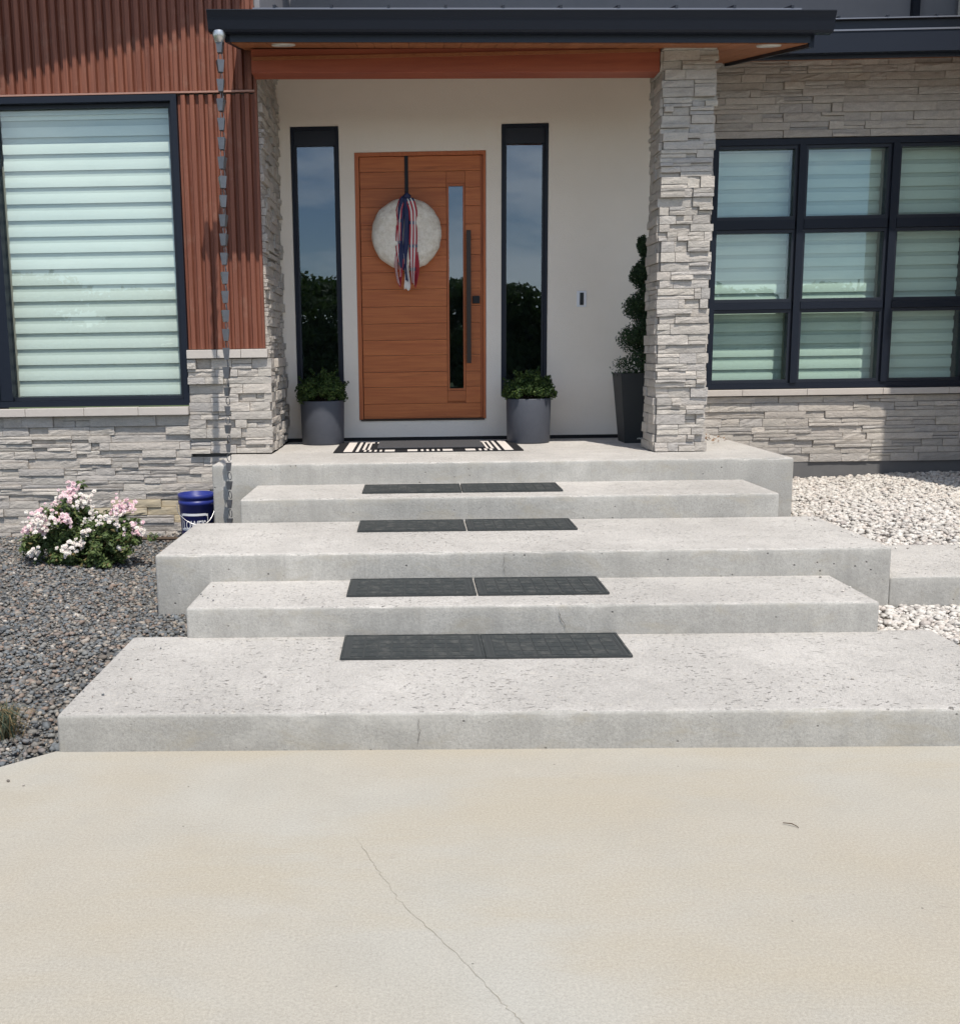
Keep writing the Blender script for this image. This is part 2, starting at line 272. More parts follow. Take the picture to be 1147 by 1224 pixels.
def prism_bm(poly, z0, z1):
    bm = bmesh.new(); vs = [bm.verts.new((x, y, z0)) for x, y in poly]; f = bm.faces.new(vs)
    r = bmesh.ops.extrude_face_region(bm, geom=[f]); bmesh.ops.translate(bm, verts=[v for v in r['geom'] if isinstance(v, bmesh.types.BMVert)], vec=(0, 0, z1 - z0))
    bmesh.ops.recalc_face_normals(bm, faces=bm.faces); return bm
def slab(name, poly, z0, z1, parent=None, amp=.0035, bev=.014):
    """cast concrete slab: softened, slightly wandering edges; treads and formed faces have their own finish"""
    bm = prism_bm(poly, z0, z1)
    xs = [p[0] for p in poly]
    x = min(xs) + .17
    while x < max(xs) - .05:
        bmesh.ops.bisect_plane(bm, geom=bm.verts[:] + bm.edges[:] + bm.faces[:], plane_co=(x, 0, 0), plane_no=(1, 0, 0)); x += .045 + .03 * random.random()
    ys = [p[1] for p in poly]
    for yy in (min(ys) + .045, max(ys) - .045): bmesh.ops.bisect_plane(bm, geom=bm.verts[:] + bm.edges[:] + bm.faces[:], plane_co=(0, yy, 0), plane_no=(0, 1, 0))
    bmesh.ops.bisect_plane(bm, geom=bm.verts[:] + bm.edges[:] + bm.faces[:], plane_co=(0, 0, z1 - .045), plane_no=(0, 0, 1))
    bmesh.ops.bevel(bm, geom=[e for e in bm.edges if e.calc_face_angle(0) > .6], offset=bev, segments=3, affect='EDGES', profile=.5)
    for v in bm.verts:
        n = noise.noise_vector(v.co * 3.1) * amp + noise.noise_vector(v.co * 11) * amp * .5; v.co += Vector((n.x * .4, n.y * .5, n.z * .12))
    inner = Vector((sum(p[0] for p in poly) / len(poly), sum(p[1] for p in poly) / len(poly), (z0 + z1) / 2))
    for v in bm.verts:
        if abs(v.co.z - z1) < bev * 1.3 and len({round(f.normal.z, 1) for f in v.link_faces}) > 1:
            ch = max(0, noise.noise(v.co * 9) - .25) * .022 + max(0, noise.noise(v.co * 31) - .2) * .010
            v.co.z -= ch; v.co.y += ch * (1 if v.co.y < inner.y else -1) * .6
    me = bpy.data.meshes.new(name); bm.normal_update()
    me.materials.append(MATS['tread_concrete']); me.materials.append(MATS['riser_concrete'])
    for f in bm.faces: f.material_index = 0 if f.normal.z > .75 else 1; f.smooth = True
    bm.to_mesh(me); bm.free()
    try: me.set_sharp_from_angle(angle=math.radians(50))
    except Exception: pass
    return link(bpy.data.objects.new(name, me), parent)
def rect(x0, x1, y0, y1): return [(x0, y0), (x1, y0), (x1, y1), (x0, y1)]

# ------------------------------------------------------------------ ground
me = MB().add([(-600, -600, -.06), (600, -600, -.06), (600, 600, -.06), (-600, 600, -.06)], [(0, 1, 2, 3)]).build('ground', 'lawn'); tag(me, kind='structure')
drv = MB().add([(-5.2, .8, 0), (-5.2, -9, 0), (9, -9, 0), (9, 4.12, 0), (-1.557, 4.124, 0), (-1.75, 3.945, 0)], [(0, 1, 2, 3, 4, 5)]).build('driveway', 'driveway_concrete'); tag(drv, kind='structure')
road = MB().add([(-600, -24, -.03), (600, -24, -.03), (600, -9, -.03), (-600, -9, -.03)], [(0, 1, 2, 3)]).build('road', 'asphalt'); tag(road, kind='structure')
# crack across the driveway
def crack_strip(pts, wd, axis, name, mat, parent):
    q = []
    for a, b in zip(pts[:-1], pts[1:]):
        for k in range(7):
            u = k / 7; j = (random.random() - .5) * .012; q.append(tuple(a[i] + (b[i] - a[i]) * u + (j if i == axis else 0) for i in range(3)))
    q.append(pts[-1]); m = MB(); n = len(q)
    for i, p in enumerate(q):
        ww = wd * (.35 + .9 * random.random()) * (1 if 2 < i < n - 3 else .3)
        a = list(p); b = list(p); a[axis] -= ww / 2; b[axis] += ww / 2; m.v += [tuple(a), tuple(b)]
    m.f = [(2 * i, 2 * i + 1, 2 * i + 3, 2 * i + 2) for i in range(n - 1)]; m.mi = [0] * len(m.f)
    return m.build(name, mat, parent)
crack_strip([(-.224, 3.335, .0015), (-.15, 3.14, .0015), (-.127, 3.074, .0015), (-.071, 2.921, .0015), (.018, 2.767, .0015), (.088, 2.653, .0015), (.161, 2.509, .0015), (.208, 2.409, .0015), (.255, 2.336, .0015), (.5, 1.9, .0015)], .0021, 0, 'crack', 'crack_dark', drv)

# ------------------------------------------------------------------ steps
G = 'cast concrete entry steps'
S1 = slab('concrete_step', rect(-1.543, 2.745, 4.117, 5.33), -.15, .165); tag(S1, 'lowest and deepest concrete step, standing on the driveway', 'step', G)
S2 = slab('concrete_step', rect(-1.241, 2.449, 5.289, 6.0), -.1, .33); tag(S2, 'second concrete step up, set back on the lowest wide step', 'step', G)
S3 = slab('concrete_step', rect(-1.561, 2.797, 5.929, 7.09), -.1, .495); tag(S3, 'third concrete step up, wide middle tread joining the side path', 'step', G)
S4 = slab('concrete_step', rect(-1.24, 2.54, 7.085, 7.9), .0, .66); tag(S4, 'short concrete step directly under the porch landing', 'step', G)
LD = slab('porch_landing', [(-1.584, 7.853), (2.914, 7.853), (2.914, 10.18), (-1.24, 10.18), (-1.24, 8.76), (-1.584, 8.73)], -.1, .825); tag(LD, 'concrete porch landing at the top of the steps before the door', 'landing')
PT = slab('path', rect(2.80, 8.5, 5.94, 6.93), -.1, .314, bev=.01); tag(PT, kind='structure')
crack_strip([(-.006, 4.109, .155), (.004, 4.109, .10), (.0, 4.109, .01)], .003, 0, 'crack', 'crack_grey', S1)
crack_strip([(.523, 5.921, .485), (.515, 5.921, .42), (.53, 5.921, .345)], .003, 0, 'crack', 'crack_grey', S3)
crack_strip([(.752, 5.281, .315), (.77, 5.281, .25), (.803, 5.281, .18)], .0046, 0, 'crack', 'crack_grey', S2)

# ------------------------------------------------------------------ gravel beds
def gl(x, y):
    return np.interp(y, [0, 3.6, 4.3, 5.3, 6.2, 8.8], [-.02, -.01, .02, .125, .12, .12]) + .012 * np.sin(x * 3.1 + y * 2.3)
def gr(x, y):
    back = np.interp(y, [6.9, 7.3, 10.3], [.285, .32, .385]) + .02 * np.sin(x * 2.1) * np.sin(y * 1.7); return np.where(y < 6.5, .13 + .0 * y, back)
def bed(name, xs, ys, hf, mat):
    X, Y = np.meshgrid(xs, ys); Z = hf(X, Y); nx, ny = len(xs), len(ys)
    m = MB(); m.v = list(zip(X.ravel().tolist(), Y.ravel().tolist(), Z.ravel().tolist()))
    m.f = [(j * nx + i, j * nx + i + 1, (j + 1) * nx + i + 1, (j + 1) * nx + i) for j in range(ny - 1) for i in range(nx - 1)]; m.mi = [0] * len(m.f)
    o = m.build(name, mat, smooth=True); tag(o, kind='structure'); return o
bed('gravel_bed', np.linspace(-7, -1.0, 50), np.linspace(2.6, 8.9, 60), lambda x, y: gl(x, y) - .012 - .12 * (y < 4.124) * ((x + 1.557) > (y - 4.13) * 1.045 - .03), 'dark_gravel_bed')
bed('gravel_bed', np.linspace(2.3, 9, 50), np.linspace(6.85, 10.3, 40), lambda x, y: gr(x, y) - .014, 'white_gravel_bed')
bed('gravel_bed', np.linspace(2.3, 9, 50), np.linspace(4.3, 6.05, 20), lambda x, y: gr(x, y) - .014, 'white_gravel_bed')
PROTO = []
ico = bmesh.new(); bmesh.ops.create_icosphere(ico, subdivisions=1, radius=1); IV = np.array([v.co[:] for v in ico.verts]); IF = np.array([[v.index for v in f.verts] for f in ico.faces]); ico.free()
for k in range(10):
    q = IV * (1 + .28 * NR.standard_normal((len(IV), 1)).clip(-1.3, 1.3)); PROTO.append(q * np.array([1, .62 + .3 * NR.random(), .42 + .25 * NR.random()]))
PROTO = np.array(PROTO)
def pebbles(name, x, y, z, r, mat, label):
    n = len(x); k = NR.integers(0, len(PROTO), n); a = NR.random(n) * 6.283; tl = NR.normal(0, .22, n); V = PROTO[k] * r[:, None, None]
    ct, st = np.cos(tl)[:, None], np.sin(tl)[:, None]; vx, vy, vz = V[..., 0], V[..., 1], V[..., 2]
    vx, vz = vx * ct - vz * st, vx * st + vz * ct
    ca, sa = np.cos(a)[:, None], np.sin(a)[:, None]; wx = vx * ca - vy * sa + x[:, None]; wy = vx * sa + vy * ca + y[:, None]; wz = vz + z[:, None]
    W = np.stack([wx, wy, wz], -1).reshape(-1, 3); nv = PROTO.shape[1]; F = (IF[None] + (np.arange(n) * nv)[:, None, None]).reshape(-1, 3)
    me = bpy.data.meshes.new(name); me.vertices.add(len(W)); me.vertices.foreach_set('co', W.ravel()); me.loops.add(F.size); me.loops.foreach_set('vertex_index', F.ravel().astype(np.int32))
    me.polygons.add(len(F)); me.polygons.foreach_set('loop_start', np.arange(0, F.size, 3, dtype=np.int32)); me.polygons.foreach_set('loop_total', np.full(len(F), 3, dtype=np.int32)); me.update(calc_edges=True); me.validate()
    me.materials.append(MATS[mat]); o = link(bpy.data.objects.new(name, me)); tag(o, label, 'gravel', None, 'stuff'); return o
def scatter(n, x0, x1, y0, y1): return x0 + (x1 - x0) * NR.random(n), y0 + (y1 - y0) * NR.random(n)
# dark landscaping gravel
x, y = scatter(74000, -5.2, -1.2, 2.9, 8.72)
vis = x > -.47 * y - .45
sl = np.where(y < 5.3, -1.555, np.where(y < 5.94, -1.25, np.where(y < 7.09, -1.572, np.where(y < 7.85, -1.25, -1.595))))
ok = vis & (x < sl) & ((y > 4.124) | (x + 1.557 < (y - 4.13) * 1.045 - .012)) & (NR.random(len(x)) < np.interp(y, [3, 5.5, 8.7], [1, .95, .6]))
x, y = x[ok], y[ok]; r = (.006 + .015 * NR.random(len(x)) ** 2) * np.where(NR.random(len(x)) < .05, 1.6, 1)
z = gl(x, y) + NR.uniform(-.006, .008, len(x))
q = NR.random(46) ** 2; sx = -1.62 - 1.2 * NR.random(46) + .25 * q; sy_ = 4.06 + (sx + 1.557) * .957 - .02 - .35 * q
x = np.concatenate([x, sx, -1.52 + .2 * NR.random(14) ** 2, -1.22 + .15 * NR.random(8) ** 2]); y = np.concatenate([y, sy_, 4.3 + .95 * NR.random(14), 5.4 + .4 * NR.random(8)]); z = np.concatenate([z, np.full(46, .005), np.full(14, .171), np.full(8, .336)]); r = np.concatenate([r, NR.uniform(.004, .012, 46), NR.uniform(.003, .007, 22)])
pebbles('dark_gravel', x, y, z, r, 'dark_pebble', 'dark grey crushed gravel in the bed around the rose bush')
x, y = scatter(42000, 2.45, 7, 5.2, 10.19)
vis = x < .60 * y + .35
ok = vis & (((y < 5.94) & (y > 5.24) & (x > 2.46)) | ((y > 6.93) & (y < 7.09) & (x > 2.80)) | ((y >= 7.09) & (y < 7.85) & (x > 2.55)) | ((y >= 7.85) & (x > 2.925)) | ((y < 5.34) & (x > 2.76)))
x, y = x[ok], y[ok]; r = .011 + .022 * NR.random(len(x)) ** 1.5
z = gr(x, y) + NR.uniform(-.008, .01, len(x))
x = np.concatenate([x, 2.9 + 1.6 * NR.random(26), 2.74 - .18 * NR.random(10) ** 2, 2.30 + .14 * NR.random(5)]); y = np.concatenate([y, 6.9 - .22 * NR.random(26) ** 2, 6.2 + .8 * NR.random(10), 5.5 + .4 * NR.random(5)]); z = np.concatenate([z, np.full(26, .320), np.full(10, .500), np.full(5, .336)]); r = np.concatenate([r, NR.uniform(.005, .014, 41)])
pebbles('white_gravel', x, y, z, r, 'white_pebble', 'white crushed stone gravel beside the path and under the grid window')

# ------------------------------------------------------------------ house
H = empty('house', (.5, 9.85, 0)); tag(H, 'modern house front with stacked stone, rusted ribbed metal and white stucco', 'house')
def hp(o, parent=H):
    """parent keeping world placement (parents are unrotated empties or meshes)"""
    o.parent = parent; o.matrix_parent_inverse = parent.matrix_world.inverted() if parent.type != 'EMPTY' else Matrix.Translation(-Vector(parent.location)); return o
YL, YD, YR = 8.74, 9.85, 10.2
# -- wall cores
WL = hp(MB().box(-7, -1.27, YL + .02, YL + .26, -.3, 1.18).box(-1.92, -1.27, YL + .02, YL + .26, 1.182, 3.79).box(-7, -1.27, YL + .03, YL + .26, 3.792, 7.2).box(-7, -3.60, YL + .02, YL + .26, 1.182, 3.79)
        .box(-1.53, -1.27, YL + .262, YD + .3, -.3, 7.2).box(-1.27, -1.262, YL + .03, YD + .02, .80, 4.6).build('stone_wall', 'mortar'))
ED = MB()
for a in [(-1.262, -1.125, .86, 4.27), (-1.125, -.675, 3.752, 4.27), (-1.125, -.675, .86, 1.24), (-.675, -.535, .86, 4.27), (-.535, .69, 3.514, 4.27), (-.535, .69, .86, 1.026), (.69, .832, .86, 4.27), (.832, 1.268, 3.742, 4.27), (.832, 1.268, .86, 1.236), (1.268, 2.55, .86, 4.27)]:
    ED.box(a[0], a[1], YD, YD + .2, a[2], a[3])
EW = hp(ED.build('entry_wall', 'stucco'))
hp(bx('base_flashing', -1.26, 2.55, YD + .012, YD + .19, .80, .862, 'black_metal'), EW)
hp(MB().box(2.551, 2.556, YD, YR + .2, .8, 4.27).build('wall_return', 'stucco'))
WR = hp(MB().box(2.558, 8, YR + .02, YR + .3, .50, 1.19).box(2.558, 8, YR + .02, YR + .3, 3.632, 4.38).box(2.558, 2.876, YR + .02, YR + .3, 1.192, 3.63).box(5.42, 8, YR + .02, YR + .3, 1.192, 3.63).build('stone_wall', 'mortar'))
hp(bx('foundation', 2.92, 8, YR + .0, YR + .3, .1, .53, 'foundation'))
# interior hall so the glass by the door looks into a room
hp(MB().box(-1.6, 2.9, 13.2, 13.3, .7, 4.3).box(-1.62, -1.53, YD + .3, 13.2, .7, 4.3).box(2.91, 2.99, YR + .31, 13.2, .7, 4.3).box(-1.6, 2.9, YD + .2, 13.2, 4.272, 4.3).box(-1.6, 2.9, YD + .2, 13.2, .75, .82).build('hall_room', 'interior_paint'))
# upper storey wall behind the porch roof
UW = hp(MB().box(-1.26, 8, 11.0, 11.2, 4.2, 7.4).box(-1.30, -1.22, 8.78, 11.0, 4.42, 7.4).build('upper_wall', 'grey_siding'))
hp(bx('downspout', 5.03, 5.10, 10.93, 10.99, 4.3, 7.2, 'navy_metal'), UW)

# -- stacked ledge stone
STONES = []   # (score, mesh builder, parent, material)
def stone(u0, u1, z0, z1, d, place, parent, score, mat, rough):
    g = .0016; u0 += g; u1 -= g; z0 += g; z1 -= g; w_, h_ = u1 - u0, z1 - z0
    nx = max(2, min(7, int(w_ / .05))); nz = 2 if h_ < .06 else 3; vs = []; fs = []
    seed = Vector((random.random() * 90, random.random() * 90, 0)); tu, tz = random.uniform(-.004, .004), random.uniform(-.003, .003)
    for j in range(nz + 1):
        for i in range(nx + 1):
            edge = i in (0, nx) or j in (0, nz); uu = u0 + w_ * i / nx; zz = z0 + h_ * j / nz
            e = noise.noise(Vector((uu * 16, zz * 30, 0)) + seed) * rough + tu * (2 * i / nx - 1) + tz * (2 * j / nz - 1)
            if edge: e -= .0022 + .18 * rough * random.random()
            else: uu += (random.random() - .5) * .25 * w_ / nx; zz += (random.random() - .5) * .25 * h_ / nz
            if j == 0: zz += random.random() * rough * .15
            if j == nz: zz -= random.random() * rough * .15
            vs.append((uu, max(.004, d + e), zz))
    for j in range(nz):
        for i in range(nx): a = j * (nx + 1) + i; fs.append((a, a + 1, a + nx + 2, a + nx + 1))
    ring = [i for i in range(nx + 1)] + [j * (nx + 1) + nx for j in range(1, nz + 1)] + [nz * (nx + 1) + i for i in range(nx - 1, -1, -1)] + [j * (nx + 1) for j in range(nz - 1, 0, -1)]
    b0 = len(vs); vs += [(vs[k][0], -.02, vs[k][2]) for k in ring]; n = len(ring)
    for k in range(n): fs.append((ring[k], b0 + k, b0 + (k + 1) % n, ring[(k + 1) % n]))
    STONES.append((score * w_ * h_, [place(*v) for v in vs], fs, parent, mat))
def ledge(u0, u1, z0, z1, place, parent, score, hrange=(.055, .085), lrange=(.14, .5), depths=(.006, .018, .020, .022, .024, .034), jag0=0., jag1=0., ochre=None, split=.33, rough=.008):
    z = z0
    while z < z1 - .02:
        h = random.uniform(*hrange)
        if z1 - z - h < .035: h = z1 - z
        a = u0 - random.uniform(0, jag0); b = u1 + random.uniform(0, jag1); u = a
        while u < b - .001:
            l = random.uniform(*lrange) * random.choice((.5, 1, 1, 1.3))
            if b - u - l < lrange[0] * .6: l = b - u
            mat = 'ledge_stone'
            if ochre and ochre(u + l / 2, z): mat = 'ochre_stone'
            if random.random() < split and h > .05:
                q = random.uniform(.35, .65) * h
                if l > .2 and random.random() < .5:
                    m_ = l * random.uniform(.35, .65)
                    stone(u, u + m_, z, z + q, random.choice(depths), place, parent, score, mat, rough * random.choice((.4, 1))); stone(u + m_, u + l, z, z + q, random.choice(depths), place, parent, score, mat, rough * random.choice((.4, 1)))
                else: stone(u, u + l, z, z + q, random.choice(depths), place, parent, score, mat, rough * random.choice((.4, 1)))
                stone(u, u + l, z + q, z + h, random.choice(depths), place, parent, score, mat, rough * random.choice((.4, 1)))
            else: stone(u, u + l, z, z + h, random.choice(depths), place, parent, score, mat, rough * random.choice((.35, .5, 1.1)))
            u += l
        z += h
front = lambda Y: (lambda u, d, z: (u, Y - d, z))
# left wing below the window, column beside it, and the return into the porch
och = lambda u, z: -2.75 < u < -1.9 and z < .42 and random.random() < .75
ledge(-3.75, -1.597, .08, .805, front(YL), WL, 1.0, ochre=och, hrange=(.058, .082))
ledge(-3.75, -1.925, .805, 1.168, front(YL), WL, 1.0, hrange=(.058, .082))
ledge(-1.925, -1.235, .835, 1.64, front(YL - .012), WL, 1.0, lrange=(.1, .3), depths=(.010, .028, .032, .036, .055), jag1=.03)
ledge(8.70, YD, .835, 1.64, lambda u, d, z: (-1.262 + d, u, z), WL, .25, lrange=(.1, .3), depths=(.02, .03, .045, .055))
ledge(8.77, YD, 1.64, 4.25, lambda u, d, z: (-1.262 + d, u, z), WL, .2, lrange=(.12, .35), depths=(.012, .022, .03, .042))
ledge(-3.75, -7, .08, .01, front(YL), WL, .0)
# right wing below and above the grid window
ledge(2.57, 6.2, .53, 1.185, front(YR), WR, .8, hrange=(.06, .085))
ledge(2.57, 6.2, 3.635, 4.36, front(YR), WR, .75, hrange=(.06, .085))
ledge(2.57, 2.874, 1.262, 3.63, front(YR), WR, .3)
# pillar
PL = empty('stone_pillar', (2.18, 8.63, .825)); tag(PL, 'square stacked stone pillar carrying the porch roof beam', 'pillar')
PC = hp(bx('pillar_core', 1.985, 2.375, 8.445, 8.835, .80, 4.06, 'mortar'), PL)
pdep = (.008, .024, .026, .030, .034, .048)
zz = .83
while zz < 4.03:
    h = random.uniform(.055, .088); h = min(h, 4.045 - zz)
    kw = dict(hrange=(h, h), lrange=(.10, .26), depths=pdep, split=.4)
    ledge(1.99, 2.37, zz, zz + h, front(8.445), PL, 1.2, jag0=.035, jag1=.035, **kw)
    ledge(8.45, 8.83, zz, zz + h, lambda u, d, z: (1.985 - d, u, z), PL, .6, hrange=(h, h), lrange=(.14, .3), depths=(.01, .02, .028), split=.15)
    ledge(8.45, 8.83, zz, zz + h, lambda u, d, z: (2.375 + d, u, z), PL, .05, hrange=(h, h), lrange=(.18, .3), depths=(.01, .02, .028), split=.0)
    zz += h
def flush_stones(groups, cap=296):
    pool = sorted([s for s in STONES if s[3] in groups], key=lambda s: -s[0]); rest = {}
    for i, (sc, vs, fs, par, mat) in enumerate(pool):
        if i < cap:
            c = Vector(vs[0]); m = MB().add([Vector(v) - c for v in vs], fs); o = m.build('stone', mat); o.location = c; hp(o, par)
        else: rest.setdefault(par, MB()).add(vs, fs)
    for par, m in rest.items(): tag(hp(m.build('stone', 'ledge_stone_joined'), par), kind='stuff')
flush_stones((WL, WR)); flush_stones((PL,))
# -- cap stones
def caps(x0, x1, y0, y1, z0, z1, n, par):
    e = [x0 + (x1 - x0) * k / n + (random.uniform(-.05, .05) if 0 < k < n else 0) for k in range(n + 1)]
    for k in range(n): hp(bx('cap_stone', e[k] + .0015, e[k + 1] - .0015, y0, y1, z0, z1 - random.random() * .003, 'cap_stone', bevel=.005), par)
caps(-3.75, -1.928, YL - .085, YL + .03, 1.172, 1.243, 4, WL)
caps(-1.922, -1.235, YL - .085, YL + .02, 1.645, 1.718, 3, WL)
caps(2.57, 5.9, YR - .075, YR + .04, 1.195, 1.258, 5, WR)

# -- ribbed rusted metal
def ribbed(name, x0, x1, z0, z1, y, par, pitch=.0752):
    m = MB(); prof = []; u = x0
    while u < x1:
        for du, d in ((0, 0), (.022, 0), (.032, .034), (.0660, .034)): prof.append((u + du, y - d))
        u += pitch
    prof = [p for p in prof if p[0] <= x1] + [(x1, y)]
    for px, py in prof: m.v += [(px, py, z0), (px, py, z1)]
    m.f = [(2 * i, 2 * i + 2, 2 * i + 3, 2 * i + 1) for i in range(len(prof) - 1)]; m.mi = [0] * len(m.f)
    return hp(m.build(name, 'rusted_metal'), par)
CL = hp(MB().box(-7, -1.27, YL + .021, YL + .029, 3.80, 7.2).build('metal_cladding', 'rusted_metal'))
ribbed('ribbed_panel', -5.8, -1.285, 3.812, 7.2, YL + .012, CL)
ribbed('ribbed_panel', -1.918, -1.285, 1.722, 3.782, YL + .012, CL)
hp(bx('flashing_strip', -5.8, -1.275, YL - .03, YL + .012, 3.794, 3.808, 'copper_trim'), CL)
hp(bx('corner_trim', -1.284, -1.262, YL - .014, YL + .03, 1.722, 4.46, 'rusted_metal'), CL)
for k in range(10):
    xx = -3.41 + .2256 * k + .0
    if xx < -1.32: hp(MB().tube([(xx, YL - .0125, 3.845), (xx, YL - .019, 3.845)], .0045, 6).build('screw', 'copper_trim'), CL)

# -- windows
def frame(m, x0, x1, z0, z1, wd, y0, y1):
    m.box(x0, x0 + wd, y0, y1, z0, z1); m.box(x1 - wd, x1, y0, y1, z0, z1); m.box(x0 + wd, x1 - wd, y0 + .001, y1, z0, z0 + wd); m.box(x0 + wd, x1 - wd, y0 + .001, y1, z1 - wd, z1); return m
def blind(x0, x1, z0, z1, y, pitch, frac, par, off=0.):
    hp(bx('blind_sheet', x0, x1, y + .0165, y + .0205, z0, z1, 'sheer_fabric'), par)
    hp(bx('head_rail', x0, x1, y - .03, y + .01, z1 - .03, z1 + .03, 'sheer_fabric'), par)
    z = z0 + off
    while z < z1 - .05:
        hgt = pitch * frac; m = MB(); n = 4
        for j in range(n + 1):
            u = j / n; yy = y - .0022 * math.sin(math.pi * u); m.v += [(x0 + .002, yy, z + hgt * u), (x1 - .002, yy, z + hgt * u)]
        m.f = [(2 * j, 2 * j + 1, 2 * j + 3, 2 * j + 2) for j in range(n)]; m.mi = [0] * n
        m.box(x0 + .002, x1 - .002, y + .002, y + .006, z, z + hgt)
        hp(m.build('blind_band', 'blind_fabric'), par); z += pitch
WN = hp(frame(MB(), -3.605, -1.922, 1.252, 3.788, .05, YL - .03, YL + .2).build('picture_window', 'navy_metal')); WN['label'] = 'large single pane window with pale banded blind'
hp(frame(MB(), -3.553, -1.974, 1.304, 3.736, .03, YL + .03, YL + .12).build('sash', 'navy_trim'), WN)
hp(bx('mullion', -3.552, -3.45, YL - .02, YL + .1, 1.306, 3.734, 'navy_metal'), WN)
hp(bx('pane', -3.45, -2.003, YL + .062, YL + .072, 1.333, 3.707, 'window_glass'), WN)
blind(-3.44, -2.01, 1.32, 3.70, YL + .122, .135, .60, WN, .02)
hp(bx('window_back', -3.6, -1.93, YL + .205, YL + .25, 1.25, 3.78, 'interior_paint'), WN)

GW = hp(frame(MB(), 2.88, 5.42, 1.262, 3.626, .055, YR - .02, YR + .2).build('grid_window', 'navy_metal')); GW['label'] = 'dark framed grid window with nine panes and banded blinds'
cols = [(2.936, 3.662), (3.79, 4.545), (4.672, 5.364)]; rows = [(1.318, 2.03), (2.10, 2.79), (2.88, 3.57)]
for (a, b) in ((3.664, 3.788), (4.547, 4.67)):
    hp(bx('mullion', a + .03, b - .03, YR - .035, YR + .15, 1.318, 3.57, 'navy_metal'), GW)
for (a, b) in ((2.032, 2.098), (2.792, 2.878)):
    for c_ in cols: hp(bx('transom', c_[0] - .02, c_[1] + .02, YR - .018, YR + .13, a, b, 'navy_metal'), GW)
for c_ in cols:
    for r_2 in rows:
        sx0, sx1, sz0, sz1 = c_[0] - .032, c_[1] + .032, r_2[0] - .0, r_2[1] + .0
        hp(frame(MB(), sx0, sx1, sz0, sz1, .032, YR + .0, YR + .09).build('sash', 'navy_trim'), GW)
        hp(bx('pane', sx0 + .03, sx1 - .03, YR + .035, YR + .045, sz0 + .03, sz1 - .03, 'green_glass'), GW)
    blind(c_[0] - .02, c_[1] + .02, 1.32, 3.58, YR + .185, .125, .66, GW, .005)
hp(bx('window_back', 2.9, 5.4, YR + .205, YR + .26, 1.2, 3.7, 'interior_paint'), GW)

for (x0, x1, z0, z1, nm) in ((-1.122, -.678, 1.243, 3.75, 'narrow sidelight window by the door on the ribbed metal side'), (.835, 1.266, 1.238, 3.74, 'narrow sidelight window by the door on the doorbell side')):
    SL = hp(frame(MB(), x0, x1, z0, z1, .03, YD - .006, YD + .15).build('sidelight_window', 'navy_metal')); SL['label'] = nm
    hp(bx('head_panel', x0 + .03, x1 - .03, YD + .02, YD + .14, z1 - .165, z1 - .03, 'navy_trim'), SL)
    hp(bx('pane', x0 + .03, x1 - .03, YD + .05, YD + .06, z0 + .03, z1 - .165, 'dark_glass'), SL)
    hp(MB().box(x0 + .03, x0 + .048, YD + .03, YD + .1, z0 + .03, z1 - .166).box(x1 - .048, x1 - .03, YD + .03, YD + .1, z0 + .03, z1 - .166).build('stop_bead', 'navy_trim'), SL)
hp(bx('alarm_sticker', .868, .905, YD + .044, YD + .0485, 1.33, 1.385, 'ribbon_white'), SL)
hp(bx('alarm_sticker', .872, .901, YD + .0425, YD + .0435, 1.335, 1.35, 'ribbon_red'), SL)

# -- door
DR = hp(MB().box(-.533, -.494, YD + .005, YD + .14, 1.03, 3.512).box(.662, .688, YD + .005, YD + .14, 1.03, 3.512).box(-.494, .662, YD + .006, YD + .14, 3.478, 3.512).build('front_door', 'door_wood_upright')); DR['label'] = 'wide wooden plank front door with narrow glass strip'
hp(bx('door_core', -.49, .658, YD + .06, YD + .1, 1.03, 1.25, 'door_wood'), DR)
hp(bx('threshold', -.52, .675, YD - .012, YD + .1, 1.018, 1.034, 'dark_bronze'), DR)
gx0, gx1, gz0, gz1 = .342, .474, 1.322, 3.20
edges = [1.036]; 
for v in (1.179, 1.339, 1.484, 1.642, 1.786, 1.943, 2.101, 2.263, 2.421, 2.574, 2.715, 2.855, 3.022, 3.19, 3.339, 3.475): edges.append(v)
for a, b in zip(edges[:-1], edges[1:]):
    spans = [(-.488, .640)] if (b <= gz0 or a >= gz1) else [(-.488, gx0 - .022), (gx1 + .022, .640)]
    if a < gz0 < b or a < gz1 < b: spans = [(-.488, gx0 - .022), (gx1 + .022, .640)]
    for s0, s1 in spans:
        hp(bx('plank', s0, s1, YD + .028 + random.uniform(-.0007, .0007), YD + .058, a + .0014, b - .0014, 'door_wood', bevel=.0012), DR)
hp(bx('plank', gx0 - .020, gx1 + .020, YD + .028, YD + .058, 1.20, gz0 - .022, 'door_wood', bevel=.002), DR)
hp(bx('plank', gx0 - .020, gx1 + .020, YD + .028, YD + .058, gz1 + .022, 3.336, 'door_wood', bevel=.002), DR)
hp(bx('edge_stile', .642, .66, YD + .03, YD + .06, 1.036, 3.475, 'door_wood_upright', bevel=.002), DR)
hp(frame(MB(), gx0 - .019, gx1 + .019, gz0 - .02, gz1 + .02, .018, YD + .02, YD + .06).build('glass_bead', 'door_wood_upright'), DR)
hp(bx('pane', gx0, gx1, YD + .04, YD + .047, gz0, gz1, 'dark_glass'), DR)
hd = hp(bx('handle', .502, .545, YD - .055, YD - .03, 1.56, 2.79, 'dark_bronze', bevel=.004), DR)
for z in (1.70, 2.65): hp(MB().tube([(.521, YD - .031, z), (.521, YD + .03, z)], .011, 10).build('handle_post', 'dark_bronze'), DR)
hp(bx('lock', .562, .63, YD + .006, YD + .029, 2.12, 2.19, 'black_metal', bevel=.005), DR)
